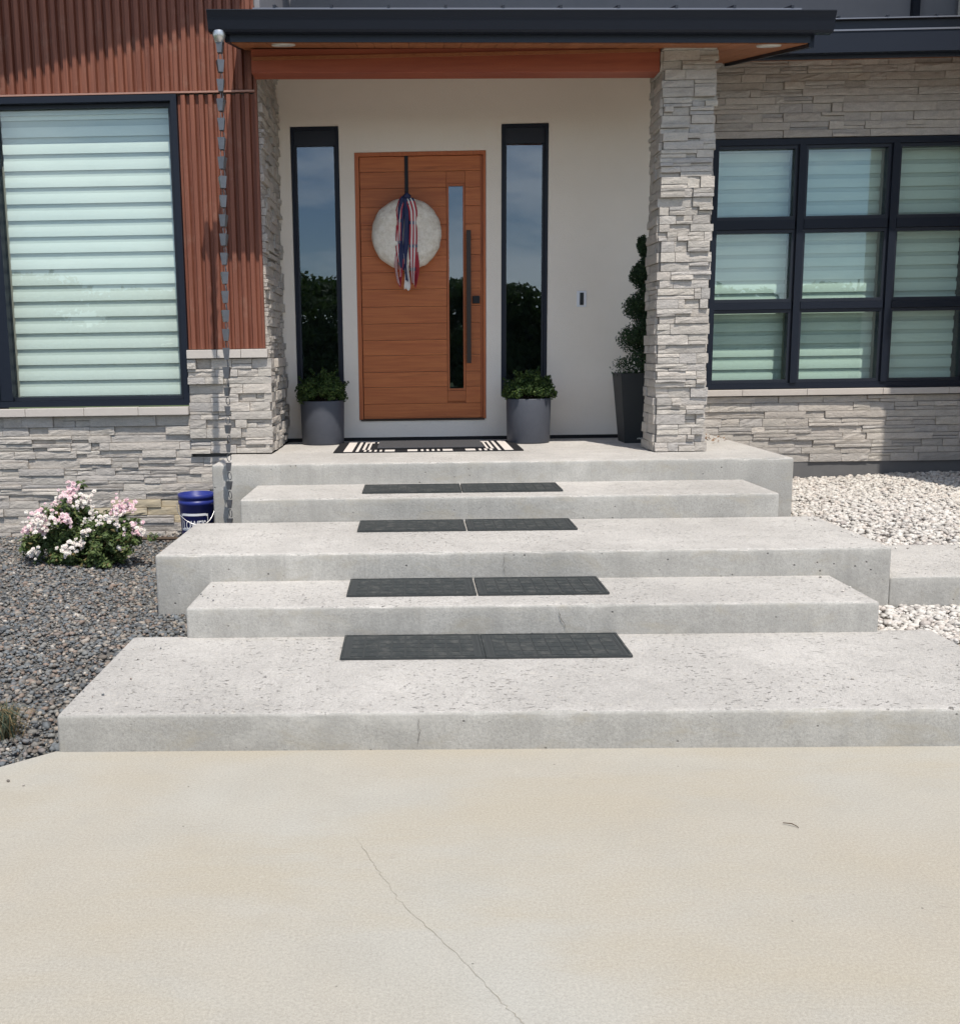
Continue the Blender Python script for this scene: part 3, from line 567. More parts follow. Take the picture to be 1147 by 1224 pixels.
bell = hp(bx('doorbell', 1.543, 1.635, YD - .012, YD + .002, 2.070, 2.220, 'bucket_print', bevel=.006), EW)
hp(bx('button_panel', 1.571, 1.607, YD - .022, YD - .0122, 2.088, 2.203, 'planter_black', bevel=.004), EW)

# -- porch roof (pitched up to the house, dropping slightly along its length)
PR = hp(empty('porch_roof', (.75, 8.3, 3.95)))
PR.matrix_parent_inverse = Matrix.Identity(4); PR.location = Vector((.75, 8.3, 3.95)) - Vector(H.location)
def hr(o):
    o.parent = PR; o.matrix_parent_inverse = Matrix.Translation(-Vector((.75, 8.3, 3.95))); return o
zt = lambda x: -.0218 * (x - .75)
def extrude_x(prof, x0, x1, name, mat, tilt=True, n=1, inset=None):
    m = MB(); k = len(prof); xs = (x0, x1)
    for x in xs:
        for (yy, z) in prof: m.v.append((x, yy, z + (zt(x) if tilt else 0)))
    m.f = [(i, (i + 1) % k, k + (i + 1) % k, k + i) for i in range(k)] + [tuple(range(k))[::-1], tuple(range(k, 2 * k))]; m.mi = [0] * len(m.f)
    return m.build(name, mat)
def roof_piece(poly, dz0, dz1, name, mat):
    bm = prism_bm(poly, 0, 1)
    for v in bm.verts: v.co.z = 3.93 + zt(v.co.x) + .2 * (v.co.y - 8.0) + (dz1 if v.co.z > .5 else dz0)
    me = bpy.data.meshes.new(name); bm.to_mesh(me); bm.free(); me.materials.append(MATS[mat]); return hr(link(bpy.data.objects.new(name, me)))
L_poly = [(-1.345, 8.03), (2.945, 8.03), (2.945, 10.17), (2.88, 10.17), (2.88, 10.98), (-1.21, 10.98), (-1.21, 8.70), (-1.345, 8.70)]
roof_piece(L_poly, .012, .16, 'roof_deck', 'navy_trim')
# tongue and groove soffit boards, running front to back
xx = -1.34
while xx < 2.93:
    x2 = min(xx + .133, 2.94); y1 = 8.70 if x2 < -1.205 else (9.84 if x2 < 2.9 else 10.16)
    roof_piece(rect(xx + .001, x2 - .0025, 8.032, y1), -.006 + random.random() * .001, .010, 'soffit_board', 'soffit_wood'); xx = x2
roof_piece([(-1.345, 8.012), (2.95, 8.012), (2.95, 8.028), (-1.345, 8.028)], .0, .20, 'fascia', 'navy_trim')
roof_piece([(2.948, 8.03), (2.985, 8.03), (2.985, 10.16), (2.948, 10.16)], -.03, .19, 'rake_board', 'navy_metal')
roof_piece([(-1.385, 8.03), (-1.349, 8.03), (-1.349, 8.69), (-1.385, 8.69)], -.0, .19, 'rake_board', 'navy_metal')
gp = [(7.885, 4.118), (7.905, 4.075), (7.93, 4.0), (7.945, 3.985), (8.01, 3.985), (8.01, 4.10), (8.004, 4.10), (8.004, 3.992), (7.948, 3.992), (7.938, 4.0), (7.913, 4.077), (7.893, 4.12)]
hr(extrude_x(gp, -1.487, 3.085, 'gutter', 'navy_metal'))
hr(extrude_x([(7.886, 4.117), (8.01, 4.1), (8.01, 3.986), (7.945, 3.986), (7.93, 4.0), (7.905, 4.076)], -1.489, -1.487, 'gutter_end', 'navy_metal')); hr(extrude_x([(7.886, 4.117), (8.01, 4.1), (8.01, 3.986), (7.945, 3.986), (7.93, 4.0), (7.905, 4.076)], 3.085, 3.087, 'gutter_end', 'navy_metal'))
hr(extrude_x([(7.880, 4.117), (7.895, 4.119), (7.895, 4.124), (7.880, 4.122)], -1.487, 3.085, 'gutter_lip', 'navy_trim'))
roof_piece([(-1.16, 7.965), (2.86, 7.965), (2.86, 10.9), (-1.16, 10.9)], .215, .236, 'roof_panel', 'bright_edge')
x = -1.0
while x < 2.9: roof_piece(rect(x - .01, x + .01, 7.962, 10.9), .237, .256, 'standing_seam', 'navy_trim'); x += .4215
for lx in (-.96, 2.69):
    ly = 8.14; zc = 3.93 + zt(lx) + .2 * (ly - 8.0)
    m = MB().lathe([(.0, -.012), (.06, -.014), (.085, -.014), (.09, -.008), (.09, .0)], (0, 0, 0), 28)
    o = m.build('recessed_light', 'lamp_trim', smooth=True); o.rotation_euler = (math.atan(.2), 0, 0); o.location = (lx, ly, zc - .004); hr(o)
bm_ = MB(); k = []
for x in (-1.258, 1.955):
    for (yy, dz) in ((8.465, -.21), (8.66, -.21), (8.66, .0), (8.465, -.03)): k.append((x, yy, 3.93 + zt(x) * .75 + .2 * (8.6 - 8) + dz))
bm_.add(k, [(0, 1, 5, 4), (1, 2, 6, 5), (2, 3, 7, 6), (3, 0, 4, 7), (3, 2, 1, 0), (4, 5, 6, 7)]); hr(bm_.build('beam', 'beam_wood', bevel=.004))
hr(bx('beam_trim', -1.25, 1.94, 8.452, 8.464, 3.965, 3.99, 'soffit_wood'))
# -- right wing eave, lower
ER = hp(bx('eave_roof', 3.0, 8.2, 9.50, 10.9, 4.40, 4.47, 'navy_trim'))
hp(MB().box(3.0, 8.2, 9.42, 9.50, 4.19, 4.372).build('gutter', 'navy_metal'), ER)
hp(bx('gutter_lip', 3.0, 8.2, 9.412, 9.422, 4.362, 4.376, 'bright_edge'), ER)
hp(bx('roof_panel', 3.05, 8.2, 9.46, 10.9, 4.474, 4.484, 'bright_edge'), ER)
hp(bx('fascia', 3.0, 8.2, 9.505, 9.54, 4.165, 4.398, 'navy_trim'), ER)
hp(MB().add([(3.0, 9.54, 4.18), (8.2, 9.54, 4.18), (8.2, 10.22, 4.335), (3.0, 10.22, 4.335), (3.0, 9.54, 4.2), (8.2, 9.54, 4.2), (8.2, 10.22, 4.36), (3.0, 10.22, 4.36)], [(0, 3, 2, 1), (4, 5, 6, 7), (0, 1, 5, 4), (1, 2, 6, 5), (2, 3, 7, 6), (3, 0, 4, 7)]).build('soffit', 'soffit_wood'), ER)
x = 3.3
while x < 6: hp(bx('standing_seam', x - .01, x + .01, 9.457, 10.9, 4.485, 4.50, 'navy_trim'), ER); x += .4215
# -- upper roof over the left wing (its sloping rake shades the ribbed metal) and the wing further right
UR = hp(MB().add([(-7, 7.6, 5.22), (-1.0, 7.6, 6.56), (-1.0, 12, 6.56), (-7, 12, 5.22), (-7, 7.6, 5.48), (-1.0, 7.6, 6.77), (-1.0, 12, 6.77), (-7, 12, 5.35)], [(0, 3, 2, 1), (4, 5, 6, 7), (0, 1, 5, 4), (1, 2, 6, 5), (2, 3, 7, 6), (3, 0, 4, 7)]).build('upper_roof', 'navy_trim'))
hp(bx('upper_eave', -.99, 8.4, 9.7, 12, 6.3, 6.5, 'navy_trim'))
hp(MB().box(5.46, 9.5, 7.75, 10.9, .1, 6.5).build('side_wing', 'stucco'))
hp(bx('side_wing_roof', 5.44, 9.7, 7.7, 11, 6.502, 6.7, 'navy_trim'))

# ------------------------------------------------------------------ rain chain
RC = empty('rain_chain', (-1.41, 7.96, .14)); tag(RC, 'zinc cup rain chain hanging from the porch gutter end', 'rain chain')
hook = hp(MB().lathe([(.045, .05), (.05, .02), (.03, -.03), (.0, -.035)], (-1.415, 7.965, 3.99), 20).build('outlet_funnel', 'steel_wire', smooth=True), RC)
chain = [(-1.412 + .0 * t_, 7.965 - .40 * t_, 3.93 - 3.80 * t_) for t_ in [k / 27 for k in range(28)]]
cupm = MB(); q = .026
for (za, zb, ra, rb) in ((-.043, .043, .017, .027),):
    cupm.add([(-ra, -ra, za), (ra, -ra, za), (ra, ra, za), (-ra, ra, za), (-rb, -rb, zb), (rb, -rb, zb), (rb, rb, zb), (-rb, rb, zb)], [(0, 3, 2, 1), (0, 1, 5, 4), (1, 2, 6, 5), (2, 3, 7, 6), (3, 0, 4, 7)])
    rb -= .003; ra -= .003; cupm.add([(-ra, -ra, za + .003), (ra, -ra, za + .003), (ra, ra, za + .003), (-ra, ra, za + .003), (-rb, -rb, zb), (rb, -rb, zb), (rb, rb, zb), (-rb, rb, zb)], [(0, 1, 2, 3), (4, 5, 1, 0), (5, 6, 2, 1), (6, 7, 3, 2), (7, 4, 0, 3)])
cup_me = cupm.mesh('cup', 'chain_zinc')
lk = MB(); ring = [(.016 * math.cos(a), 0, -.072 + .03 * math.sin(a)) for a in [2 * math.pi * k / 10 for k in range(11)]]; lk.tube(ring, .0035, 5, cap=False)
lk_me = lk.mesh('link', 'chain_zinc')
for i, pnt in enumerate(chain):
    s_ = 1 - .25 * (i > 17)
    o = link(bpy.data.objects.new('cup', cup_me)); o.location = pnt; o.rotation_euler = (-.1, 0, random.uniform(-.4, .4)); o.scale = (s_, s_, s_); hp(o, RC)
    o = link(bpy.data.objects.new('link', lk_me)); o.location = pnt; o.rotation_euler = (-.1, 0, random.uniform(0, 3)); hp(o, RC)

# ------------------------------------------------------------------ stair mats
def mat_mesh():
    m = MB(); W_, D_ = .722, .412; m.box(0, W_, 0, D_, 0, .007, 1)
    b = .012
    for (x0, x1, y0, y1) in ((0, W_, 0, b), (0, W_, D_ - b, D_), (0, b, b, D_ - b), (W_ - b, W_, b, D_ - b)): m.box(x0, x1, y0, y1, .0071, .0105, 0)
    for off in (.028, .036):
        m.box(off, off + .002, .02, D_ - .02, .0071, .0085, 1); m.box(W_ - off - .002, W_ - off, .02, D_ - .02, .0071, .0085, 1)
    for i in range(9):
        for j in range(5):
            x0 = .05 + i * .070; y0 = .028 + j * .0715
            m.box(x0, x0 + .060, y0, y0 + .066, .0071, .0096, 0)
    return m.mesh('rubber_mat', ['mat_rubber', 'mat_groove'])
MM = mat_mesh()
for k, (yf, nm) in enumerate(((4.862, 'lowest concrete step'), (5.502, 'second concrete step'), (6.632, 'third concrete step'), (7.300, 'short fourth step'))):
    for j, (x0, side) in enumerate(((-.388, 'closer to the rose bush'), (.342, 'closer to the white gravel'))):
        o = link(bpy.data.objects.new('rubber_mat', MM)); o.location = (x0 + random.uniform(-.003, .003), yf, (k + 1) * .165 + .003); o.rotation_euler = (0, 0, random.uniform(-.006, .006)); o.scale = (1, 1.0 + .05 * (k == 3), 1)
        tag(o, f'black rubber stair mat on the {nm}, the one {side}', 'mat', 'rubber mats on the steps')

# ------------------------------------------------------------------ rug and doormat
rz = .828
rug = MB(); rx0, rx1, ry0, ry1 = -.70, .925, 8.665, 9.62
rug.box(rx0, rx1, ry0, ry1, rz - .002, rz + .006, 0)
def stripes(lst, lo, hi, along):
    for a, b in lst:
        if along == 'x': rug.box(a, b, lo, hi, rz + .0062, rz + .0082, 1)
        else: rug.box(lo, hi, a, b, rz + .0062, rz + .0082, 1)
for s_, base in ((1, rx0 + .085), (-1, rx1 - .085)):
    for a, b in ((0, .075), (.105, .13), (.155, .178), (.2, .22)):
        q = sorted((base + s_ * a, base + s_ * b)); stripes([q], ry0 + (.01 if a < .15 else .17), ry1 - .02, 'x')
x = -.44
for wd, gp_ in [(.02, .025)] * 4 + [(.085, .11), (.085, .03)] + [(.022, .025)] * 4 + [(.085, .11), (.085, .03)] + [(.022, .025)] * 4 + [(.085, .11), (.085, .03)] + [(.022, .025)] * 3:
    if x + wd < .67: stripes([(x, x + wd)], ry0 + .01, ry0 + .15, 'x'); stripes([(x, x + wd)], ry1 - .15, ry1 - .01, 'x')
    x += wd + gp_
tag(rug.build('striped_rug', ['rug_black', 'rug_white']), 'black and white striped rug lying before the front door', 'rug')
dm = bx('doormat', -.33, .60, 8.86, 9.52, rz + .0085, rz + .026, 'coir_grey', bevel=.006)
tag(dm, 'plain grey doormat lying on top of the striped rug', 'doormat')
hp(bx('mat_edge', -.325, .595, 8.848, 8.861, rz + .0085, rz + .018, 'rug_black'), dm)

# ------------------------------------------------------------------ foliage helper
def leaves(pos, nrm, size, name, mat, parent, aspect=.55, fold=.25):
    pos = np.asarray(pos); n = len(pos); nrm = np.asarray(nrm) + NR.normal(0, .55, (n, 3)); nrm /= np.linalg.norm(nrm, axis=1)[:, None]
    t1 = np.cross(nrm, NR.normal(0, 1, (n, 3))); t1 /= np.linalg.norm(t1, axis=1)[:, None]; t2 = np.cross(nrm, t1)
    s = np.asarray(size) * np.ones(n) * NR.uniform(.7, 1.3, n); s = s[:, None]
    V = np.stack([pos - t1 * s, pos + t2 * s * aspect - nrm * s * fold, pos + t1 * s, pos - t2 * s * aspect - nrm * s * fold], 1).reshape(-1, 3)
    q4 = 4 * np.arange(n)[:, None]; F = np.concatenate([q4 + np.array([[0, 1, 2]]), q4 + np.array([[0, 2, 3]])], 0).tolist()
    me = bpy.data.meshes.new(name); me.from_pydata(V.tolist(), [], F); me.materials.append(MATS[mat]); o = link(bpy.data.objects.new(name, me))
    return hp(o, parent) if parent else o
def ball(n, c, rad, shell=.6):
    d = NR.normal(0, 1, (n, 3)); d /= np.linalg.norm(d, axis=1)[:, None]; r = shell + (1 - shell) * NR.random(n) ** .6
    return np.array(c) + d * np.array(rad) * r[:, None], d

# ------------------------------------------------------------------ round planters with boxwood
for (cx, cyy, lab) in ((-.868, 9.61, 'round grey planter with clipped boxwood beside the ribbed metal side sidelight'), (1.055, 9.49, 'round grey planter with clipped boxwood below the doorbell side sidelight')):
    P_ = empty('potted_boxwood', (cx, cyy, .827)); tag(P_, lab, 'planter', 'pair of planters flanking the door')
    hp(MB().lathe([(.0, .0), (.190, .0), (.197, .012), (.206, .40), (.204, .408), (.190, .408), (.188, .36), (.0, .36)], (cx, cyy, .827), 56).build('pot', 'planter_grey', smooth=True), P_)
    hp(MB().lathe([(.189, 0), (.1, .015), (.0, .02)], (cx, cyy, 1.19), 24).build('soil', 'soil'), P_)
    pts = []; nn = []
    for k in range(70):
        a = random.random() * 6.283; rr = .20 * math.sqrt(random.random()); h_ = .25 * math.sqrt(max(0, 1 - (rr / .225) ** 2))
        p, d = ball(125, (cx + rr * math.cos(a) * 1.05, cyy - .02 + rr * math.sin(a) * .9, 1.215 + h_ * random.uniform(.25, 1)), (.058, .058, .05), .3); pts.append(p); nn.append(d)
    for k in range(14):
        a = random.random() * 6.283; e_ = random.uniform(.1, 1.2); rr = .235 * math.cos(e_); zc = 1.23 + .27 * math.sin(e_)
        for q in range(4): p, d = ball(7, (cx + (rr + .012 * q) * math.cos(a), cyy - .02 + (rr + .012 * q) * math.sin(a) * .9, zc + .016 * q), (.014, .014, .014), .3); pts.append(p); nn.append(d)
    leaves(np.concatenate(pts), np.concatenate(nn), .0125, 'foliage', 'boxwood_leaf', P_, .6)
    st = MB()
    for k in range(9): a = k * .7; st.tube([(cx + .02 * math.cos(a), cyy + .02 * math.sin(a), 1.19), (cx + .1 * math.cos(a), cyy + .1 * math.sin(a), 1.33)], .006, 5)
    hp(st.build('stem', 'stem'), P_)

# ------------------------------------------------------------------ spiral topiary in tapered planter
tx, ty = 2.08, 9.40
TP = empty('spiral_topiary', (tx, ty, .827)); tag(TP, 'spiral clipped evergreen in a tall black tapered planter behind the stone pillar', 'topiary')
m = MB(); a, b, zt0, zt1 = .150, .205, .827, 1.455
tx -= .03; m.add([(tx - a, ty - a, zt0), (tx + a, ty - a, zt0), (tx + a, ty + a, zt0), (tx - a, ty + a, zt0), (tx - b, ty - b, zt1), (tx + b, ty - b, zt1), (tx + b, ty + b, zt1), (tx - b, ty + b, zt1)], [(0, 3, 2, 1), (0, 1, 5, 4), (1, 2, 6, 5), (2, 3, 7, 6), (3, 0, 4, 7)])
b2 = b - .015; m.add([(tx - b, ty - b, zt1), (tx + b, ty - b, zt1), (tx + b, ty + b, zt1), (tx - b, ty + b, zt1), (tx - b2, ty - b2, zt1), (tx + b2, ty - b2, zt1), (tx + b2, ty + b2, zt1), (tx - b2, ty + b2, zt1), (tx - b2, ty - b2, zt1 - .06), (tx + b2, ty - b2, zt1 - .06), (tx + b2, ty + b2, zt1 - .06), (tx - b2, ty + b2, zt1 - .06)],
                 [(0, 1, 5, 4), (1, 2, 6, 5), (2, 3, 7, 6), (3, 0, 4, 7), (4, 5, 9, 8), (5, 6, 10, 9), (6, 7, 11, 10), (7, 4, 8, 11), (8, 9, 10, 11)])
tx += .03; hp(m.build('planter_box', 'planter_black'), TP)
mk = MB()
for k, (u, ww) in enumerate(((0, .008), (.013, .006), (.024, .009), (.038, .005), (.047, .008))): mk.box(2.01 + u, 2.01 + u + ww, ty - a - .0105, ty - a - .0065, .862, .862 + .011 + .004 * (k % 2))
hp(mk.build('maker_mark', 'lamp_trim'), TP)
hp(MB().tube([(tx, ty, 1.38), (tx, ty, 2.55)], [.016, .006], 8).build('trunk', 'bark'), TP)
pts = []; nn = []
turns = 4.0; N = 150
for k in range(N):
    u = k / (N - 1); ang = math.pi * 1.02 + turns * 2 * math.pi * u; R_ = (.20 * (1 - u) ** .9 + .065); zc = 1.50 + 1.12 * u
    rr = R_ * .46
    p, d = ball(130, (tx + rr * math.cos(ang), ty + rr * math.sin(ang), zc), (R_ * .70, R_ * .70, .070 + .05 * (1 - u)), .3); pts.append(p); nn.append(d)
leaves(np.concatenate(pts), np.concatenate(nn), .0118, 'foliage', 'topiary_leaf', TP, .5)

# ------------------------------------------------------------------ wreath on the door
wx, wy, wz = -.055, YD - .062, 2.762
WRT = empty('door_wreath', (wx, YD, wz)); tag(WRT, 'round white wreath with red, white and blue ribbons on the wooden door', 'wreath')
m = MB(); n1, n2 = 72, 22
for i in range(n1):
    a = 2 * math.pi * i / n1
    for j in range(n2):
        b = 2 * math.pi * j / n2; rr = .186 + .142 * math.cos(b); yy = -.095 * math.sin(b)
        e = 1 + .035 * noise.noise(Vector((math.cos(a) * rr * 14, math.sin(a) * rr * 14, yy * 20)))
        m.v.append((wx + rr * e * math.cos(a), wy + yy * e + .0, wz + rr * e * math.sin(a)))
for i in range(n1):
    for j in range(n2): m.f.append((i * n2 + j, i * n2 + (j + 1) % n2, ((i + 1) % n1) * n2 + (j + 1) % n2, ((i + 1) % n1) * n2 + j)); m.mi.append(0)
hp(m.build('wreath_ring', 'wreath_white', smooth=True), WRT)
hp(MB().box(-.068, -.034, YD + .0195, YD + .0235, 3.12, 3.478).box(-.068, -.034, YD - .07, YD + .0235, 3.105, 3.119).box(-.068, -.034, YD - .075, YD - .0705, 3.105, 3.14).build('hanger', 'black_metal'), WRT)
def ribbon(xc, z0, z1, wd, pattern, yoff, ph, sway):
    m = MB(); nl = 26; nw = 5
    for i in range(nl + 1):
        u = i / nl; z = z0 + (z1 - z0) * u
        rr = abs(z - wz); bulge = .082 * math.sqrt(max(0, 1 - ((rr - .178) / .15) ** 2)) if rr < .328 else 0
        yb = wy - max(bulge, .07) - .012 - yoff if z > wz - .33 else wy - .05 - .03 * math.sin((z - wz) * 9) - yoff
        g_ = min(1, u / .16) ** .6; xm = -.052 + (xc + .052) * (.35 + .75 * g_) + sway * 2.2 * math.sin(u * 6 + ph) * (.2 + u); tw = 1.0 * math.sin(u * 5 + ph * 1.7) * (.15 + u); ww = wd * (1 - .25 * abs(math.sin(u * 7 + ph)) * u)
        for j in range(nw + 1):
            s_ = (j / nw - .5) * ww; m.v.append((xm + s_ * math.cos(tw), yb + s_ * math.sin(tw) * .8 + .004 * math.sin(j * 2.1 + u * 12), z + (.012 * math.sin(j * 1.3) if i == nl else 0)))
    for i in range(nl):
        for j in range(nw):
            if pattern == 'stripe': mi = (0, 1, 0, 1, 0)[j]
            elif pattern == 'flag': mi = (2 if i % 7 in (0,) else (0, 1, 0, 1, 0)[j]); mi = 1 if (i % 7 == 0 and j in (1, 3)) else mi
            else: mi = {'navy': 2, 'white': 1, 'red': 0}[pattern]
            a = i * (nw + 1) + j; m.f.append((a, a + 1, a + nw + 2, a + nw + 1)); m.mi.append(mi)
    o = m.build('ribbon', ['ribbon_red', 'ribbon_white', 'ribbon_navy'], smooth=True); sm = o.modifiers.new('thick', 'SOLIDIFY'); sm.thickness = .0012; return hp(o, WRT)
zt_ = 3.095
for a in [(-.125, 2.30, .050, 'stripe', .0, .3, .012), (-.100, 2.44, .06, 'navy', .010, 1.2, .004), (-.088, 2.48, .035, 'white', .003, 2., .008), (-.108, 2.28, .05, 'red', -.002, 4.1, .008), (-.066, 2.25, .060, 'white', -.004, 2.7, .006), (-.056, 2.33, .055, 'navy', .014, .2, .008),
          (.000, 2.30, .085, 'flag', .012, .0, .003), (.012, 2.27, .045, 'red', .002, 3.4, .01), (-.118, 2.36, .06, 'flag', .006, 1.9, .004)]:
    ribbon(a[0], zt_ - random.uniform(0, .02), a[1], a[2], a[3], a[4], a[5], a[6])
hp(MB().tube([(-.075, wy - .085, 3.085), (-.05, wy - .105, 3.10), (-.02, wy - .085, 3.085)], [.018, .03, .018], 8).build('ribbon_knot', 'ribbon_navy', smooth=True), WRT)

# ------------------------------------------------------------------ bucket
bxc, byc, bz0 = -1.845, 8.45, .125
BK = empty('bucket', (bxc, byc, bz0)); tag(BK, 'blue plastic bucket with white lettering between stone wall and landing', 'bucket')
hp(MB().lathe([(.0, .0), (.125, .0), (.130, .01), (.146, .31), (.152, .312), (.152, .345), (.146, .347), (.148, .362), (.154, .364), (.154, .40), (.148, .402), (.143, .398), (.128, .02), (.0, .02)], (bxc, byc, bz0), 48).build('bucket_body', 'bucket_blue', smooth=True), BK)
hp(MB().lathe([(.141, .36), (.07, .372), (.0, .37)], (bxc, byc, bz0), 32).build('plastic_bag', 'bucket_print', smooth=True), BK)
m = MB(); hpts = []
for k in range(21):
    u = k / 20; a = math.pi + .1 + (math.pi - .2) * u; rr = .162 + .012 * math.sin(math.pi * u); hpts.append((bxc + rr * math.cos(a), byc + rr * math.sin(a), bz0 + .325 - .16 * math.sin(math.pi * u) ** .8 + .03 * math.sin(math.pi * u * 2)))
hp(MB().tube(hpts, .0035, 6).build('handle', 'steel_wire', smooth=True), BK)
def wrap(o_v, z_off, rad0):
    out = []
    for (u, v_, d) in o_v:
        zz_ = z_off + v_; rr = .130 + (.146 - .130) * (zz_ / .31) + rad0 + d; a = -math.pi / 2 + u / rr; out.append((bxc + rr * math.cos(a), byc + rr * math.sin(a), bz0 + zz_))
    return out
fc = bpy.data.curves.new('txt', 'FONT'); fc.body = "LOWE'S"; fc.size = .095; fc.align_x = 'CENTER'; fc.resolution_u = 3; fc.extrude = 0.0; fc.offset = .0015
fo = bpy.data.objects.new('txt', fc); COL.objects.link(fo); bpy.context.view_layer.update()
tm = bpy.data.meshes.new_from_object(fo.evaluated_get(bpy.context.evaluated_depsgraph_get())); bpy.data.objects.remove(fo)
bmm = bmesh.new(); bmm.from_mesh(tm); bmesh.ops.triangulate(bmm, faces=bmm.faces); bmesh.ops.subdivide_edges(bmm, edges=bmm.edges, cuts=1); bmm.to_mesh(tm); bmm.free()
vv = wrap([(v.co.x * .62, v.co.y * 1.05, 0) for v in tm.vertices], .116, .0022)
for v, c_ in zip(tm.vertices, vv): v.co = c_
tm.materials.append(MATS['bucket_print']); lo = link(bpy.data.objects.new('lettering', tm)); hp(lo, BK)
m = MB()
for (u0, u1, v0, v1) in ((-0.125, -0.118, 0.105, 0.235), (0.118, 0.125, 0.105, 0.235), (-0.125, 0.125, 0.100, 0.120), (-0.125, -0.105, 0.220, 0.241), (0.105, 0.125, 0.220, 0.241), (-0.105, 0.105, 0.226, 0.246)):
    n = max(1, int((u1 - u0) / .015))
    for k in range(n):
        a0 = u0 + (u1 - u0) * k / n; a1 = u0 + (u1 - u0) * (k + 1) / n; m.add(wrap([(a0, 0, 0), (a1, 0, 0)], v0, .002) + wrap([(a1, 0, 0), (a0, 0, 0)], v1, .002), [(0, 1, 2, 3)])
hp(m.build('emblem_outline', 'bucket_print'), BK)

# ------------------------------------------------------------------ rose bush
RB = empty('rose_bush', (-2.45, 7.52, .125)); tag(RB, 'low rose bush with pink and white blooms in dark gravel', 'bush')
pxz = lambda px, py: (-2.989 + (px - 30) * .006434, .33 + (640 - py) * .00632)
pts = []; nn = []
blobs = [(95, 655, .30, 60), (70, 645, .2, 40), (125, 650, .22, 44), (55, 640, .16, 30), (150, 645, .15, 26), (95, 620, .18, 34), (75, 612, .14, 24), (120, 628, .15, 26), (85, 668, .24, 40), (120, 668, .18, 30), (45, 655, .13, 20), (92, 600, .09, 12), (145, 628, .10, 14)]
stm = MB()
for px, py, rad, n in blobs:
    x_, z_ = pxz(px, py); yy = 7.52 + random.uniform(-.12, .12); x_ *= yy / 7.6; z_ = 1.67 + (z_ - 1.67) * yy / 7.6
    for k in range(n):
        a = np.array([x_, yy, z_]) + NR.normal(0, .45, 3) * rad * np.array([1, .9, .75]); a[2] = max(a[2], .16)
        p, d = ball(24, a, (.05, .05, .04), .2); pts.append(p); nn.append(d + np.array([0, -.3, .9]))
    for k in range(2):
        b_ = Vector((-2.47 + random.uniform(-.06, .06), 7.52 + random.uniform(-.06, .06), .11)); e_ = Vector((x_, yy, z_)); mid = (b_ + e_) / 2 + Vector((0, 0, .05)); stm.tube([b_, mid, e_], [.009, .006, .003], 5)
leaves(np.concatenate(pts), np.concatenate(nn), .0185, 'foliage', 'rose_leaf', RB, .6)
hp(stm.build('stem', 'stem'), RB)
clus = [(88, 588, .085, 'pink_petal', 22), (104, 598, .085, 'white_petal', 18), (88, 604, .07, 'white_petal', 12), (70, 606, .08, 'pink_petal', 14), (54, 616, .085, 'pink_petal', 18), (44, 626, .09, 'white_petal', 18), (60, 622, .07, 'white_petal', 12), (34, 634, .05, 'pink_petal', 8), (80, 620, .075, 'pink_petal', 14), (53, 635, .05, 'pink_petal', 7),
        (145, 606, .085, 'pink_petal', 18), (157, 607, .05, 'pink_petal', 8), (140, 617, .06, 'white_petal', 9), (163, 633, .075, 'pink_petal', 14), (170, 636, .04, 'white_petal', 5), (125, 624, .07, 'white_petal', 11), (104, 632, .075, 'white_petal', 12), (112, 614, .05, 'white_petal', 6), (84, 656, .07, 'white_petal', 10), (95, 652, .06, 'white_petal', 8), (76, 660, .045, 'white_petal', 5), (42, 662, .05, 'white_petal', 5), (142, 632, .05, 'white_petal', 5), (37, 659, .03, 'white_petal', 3), (143, 656, .025, 'white_petal', 2), (72, 596, .04, 'white_petal', 4)]
for px, py, rad, mat, n in clus:
    x_, z_ = pxz(px, py); yy = 7.36 + (.12 if py < 615 else 0) + random.uniform(-.05, .05); x_ = x_ * yy / 7.6; z_ = 1.67 + (z_ - 1.67) * yy / 7.6; m = MB()
    for k in range(int(n * 2.0)):
        c = Vector((x_, yy, z_)) + Vector(NR.normal(0, .42, 3)) * rad; nv = (Vector((random.gauss(0, .5), -1, .8 + random.gauss(0, .4)))).normalized(); t1 = nv.orthogonal().normalized(); t2 = nv.cross(t1); R0 = random.uniform(.012, .021)
        for j in range(5):
            for ringk in range(2):
                a = 2 * math.pi * (j + .5 * ringk) / 5; rr = R0 * (1, .6)[ringk]; d = t1 * math.cos(a) + t2 * math.sin(a); s_ = d.cross(nv); h_ = .004 + .006 * ringk
                m.add([c + nv * h_ * .5, c + d * rr * .65 + s_ * rr * .45 + nv * h_, c + d * rr + nv * (h_ + .003 * ringk), c + d * rr * .65 - s_ * rr * .45 + nv * h_], [(0, 1, 2), (0, 2, 3)])
    tag(hp(m.build('flower_cluster', mat), RB), kind='stuff')

# ------------------------------------------------------------------ ornamental grass tuft at the edge of the bed
TF = empty('grass_tuft', (-1.86, 4.27, .02)); tag(TF, 'small blue green and straw grass tuft in dark gravel beside lowest step', 'grass')
m = MB()
for k in range(520):
    a = random.random() * 6.283; ln = random.uniform(.10, .22); sp2 = random.uniform(.3, 1.0); b = Vector((-1.86 + random.gauss(0, .035), 4.26 + random.gauss(0, .035), .02)); d = Vector((math.cos(a), math.sin(a), 0)); s_ = Vector((-d.y, d.x, 0)) * .0022
    p1 = b + d * ln * .35 * sp2 + Vector((0, 0, ln * .6)); p2 = b + d * ln * .85 * sp2 + Vector((0, 0, ln * (.75 - .35 * sp2)))
    m.add([b - s_, b + s_, p1 + s_ * .8, p1 - s_ * .8, p2], [(0, 1, 2, 3), (3, 2, 4)])
hp(m.build('blades', 'tuft_blade'), TF)
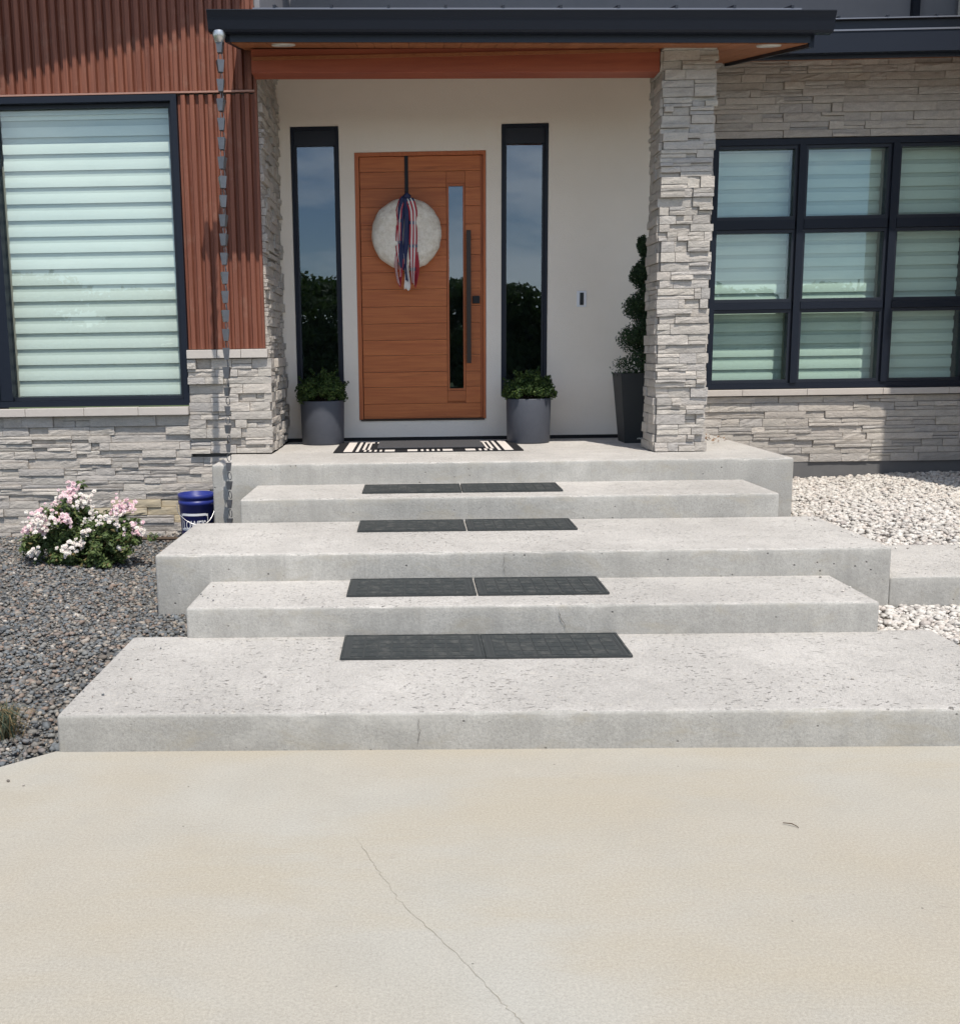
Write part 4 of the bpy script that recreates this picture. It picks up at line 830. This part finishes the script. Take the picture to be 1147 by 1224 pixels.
# ------------------------------------------------------------------ small litter
tw = MB().tube([(1.285, 3.41, .006), (1.31, 3.395, .010), (1.325, 3.385, .005), (1.328, 3.375, .004)], [.0015, .002, .0016, .001], 6).build('twig', 'twig'); tag(tw, 'short dark twig lying on the pale driveway', 'twig')
st = MB().tube([(-2.35, 8.40, .15), (-2.1, 8.36, .155), (-1.93, 8.33, .16)], [.012, .016, .01], 7).build('stick', 'twig'); tag(st, 'brown stick on the gravel between rose bush and bucket', 'stick')

p = np.stack([NR.normal(2.72, .13, 90).clip(2.45, 2.9), NR.normal(9.7, .28, 90).clip(8.9, 10.1), np.full(90, .834)], 1)
o = leaves(p, np.tile([0, 0, 1.2], (90, 1)), .016, 'dry_leaves', 'dry_leaf', None, .5, .15); tag(o, 'scattered brown dry leaves on the landing behind the stone pillar', 'leaves', None, 'stuff')

# ------------------------------------------------------------------ trees across the road (mirrored in the glass)
def tree(x, y, h, rad, lab):
    t_ = empty('tree', (x, y, -.06)); tag(t_, lab, 'tree', 'trees across the road'); m = MB(); m.tube([(x, y, -.1), (x + .1, y, h * .3), (x, y + .1, h * .6), (x, y, h * .85)], [.28, .2, .12, .04], 8)
    pts = []; nn = []
    for k in range(40):
        a = random.random() * 6.283; u = random.random(); rr = rad * random.uniform(.2, .85); c = (x + rr * math.cos(a), y + rr * math.sin(a), h * (.10 + .76 * u)); m.tube([(x, y, h * (.25 + .4 * u)), c], [.07, .02], 5)
        p, d = ball(330, c, (rad * .36, rad * .36, h * .13), .3); pts.append(p); nn.append(d)
    hp(m.build('trunk', 'bark'), t_); leaves(np.concatenate(pts), np.concatenate(nn), .165, 'crown', 'tree_leaf', t_, .6)
for x, y, h, rad, lab in ((-19, -29, 5.9, 4.2, 'broad tree across the road, mirrored in the banded blind window'), (-11.5, -28, 4.9, 4.0, 'spreading tree across the road, mirrored at the window frame edge'), (-5.5, -28, 5.5, 3.6, 'leafy tree across the road, mirrored in the sidelight near the ribbed metal'), (-.5, -30, 4.8, 3.2, 'low round tree across the road, mirrored beside the wooden door'),
                        (3.6, -28, 5.2, 2.6, 'narrow tree across the road, mirrored in the door glass strip'), (8.0, -29, 4.6, 3.4, 'small bushy tree across the road, mirrored in the doorbell side sidelight'), (14, -28, 4.6, 3.6, 'low tree across the road, mirrored behind the stone pillar'), (21, -29, 5.6, 4.2, 'wide tree across the road, mirrored low in the grid window')):
    tree(x, y, h, rad, lab)
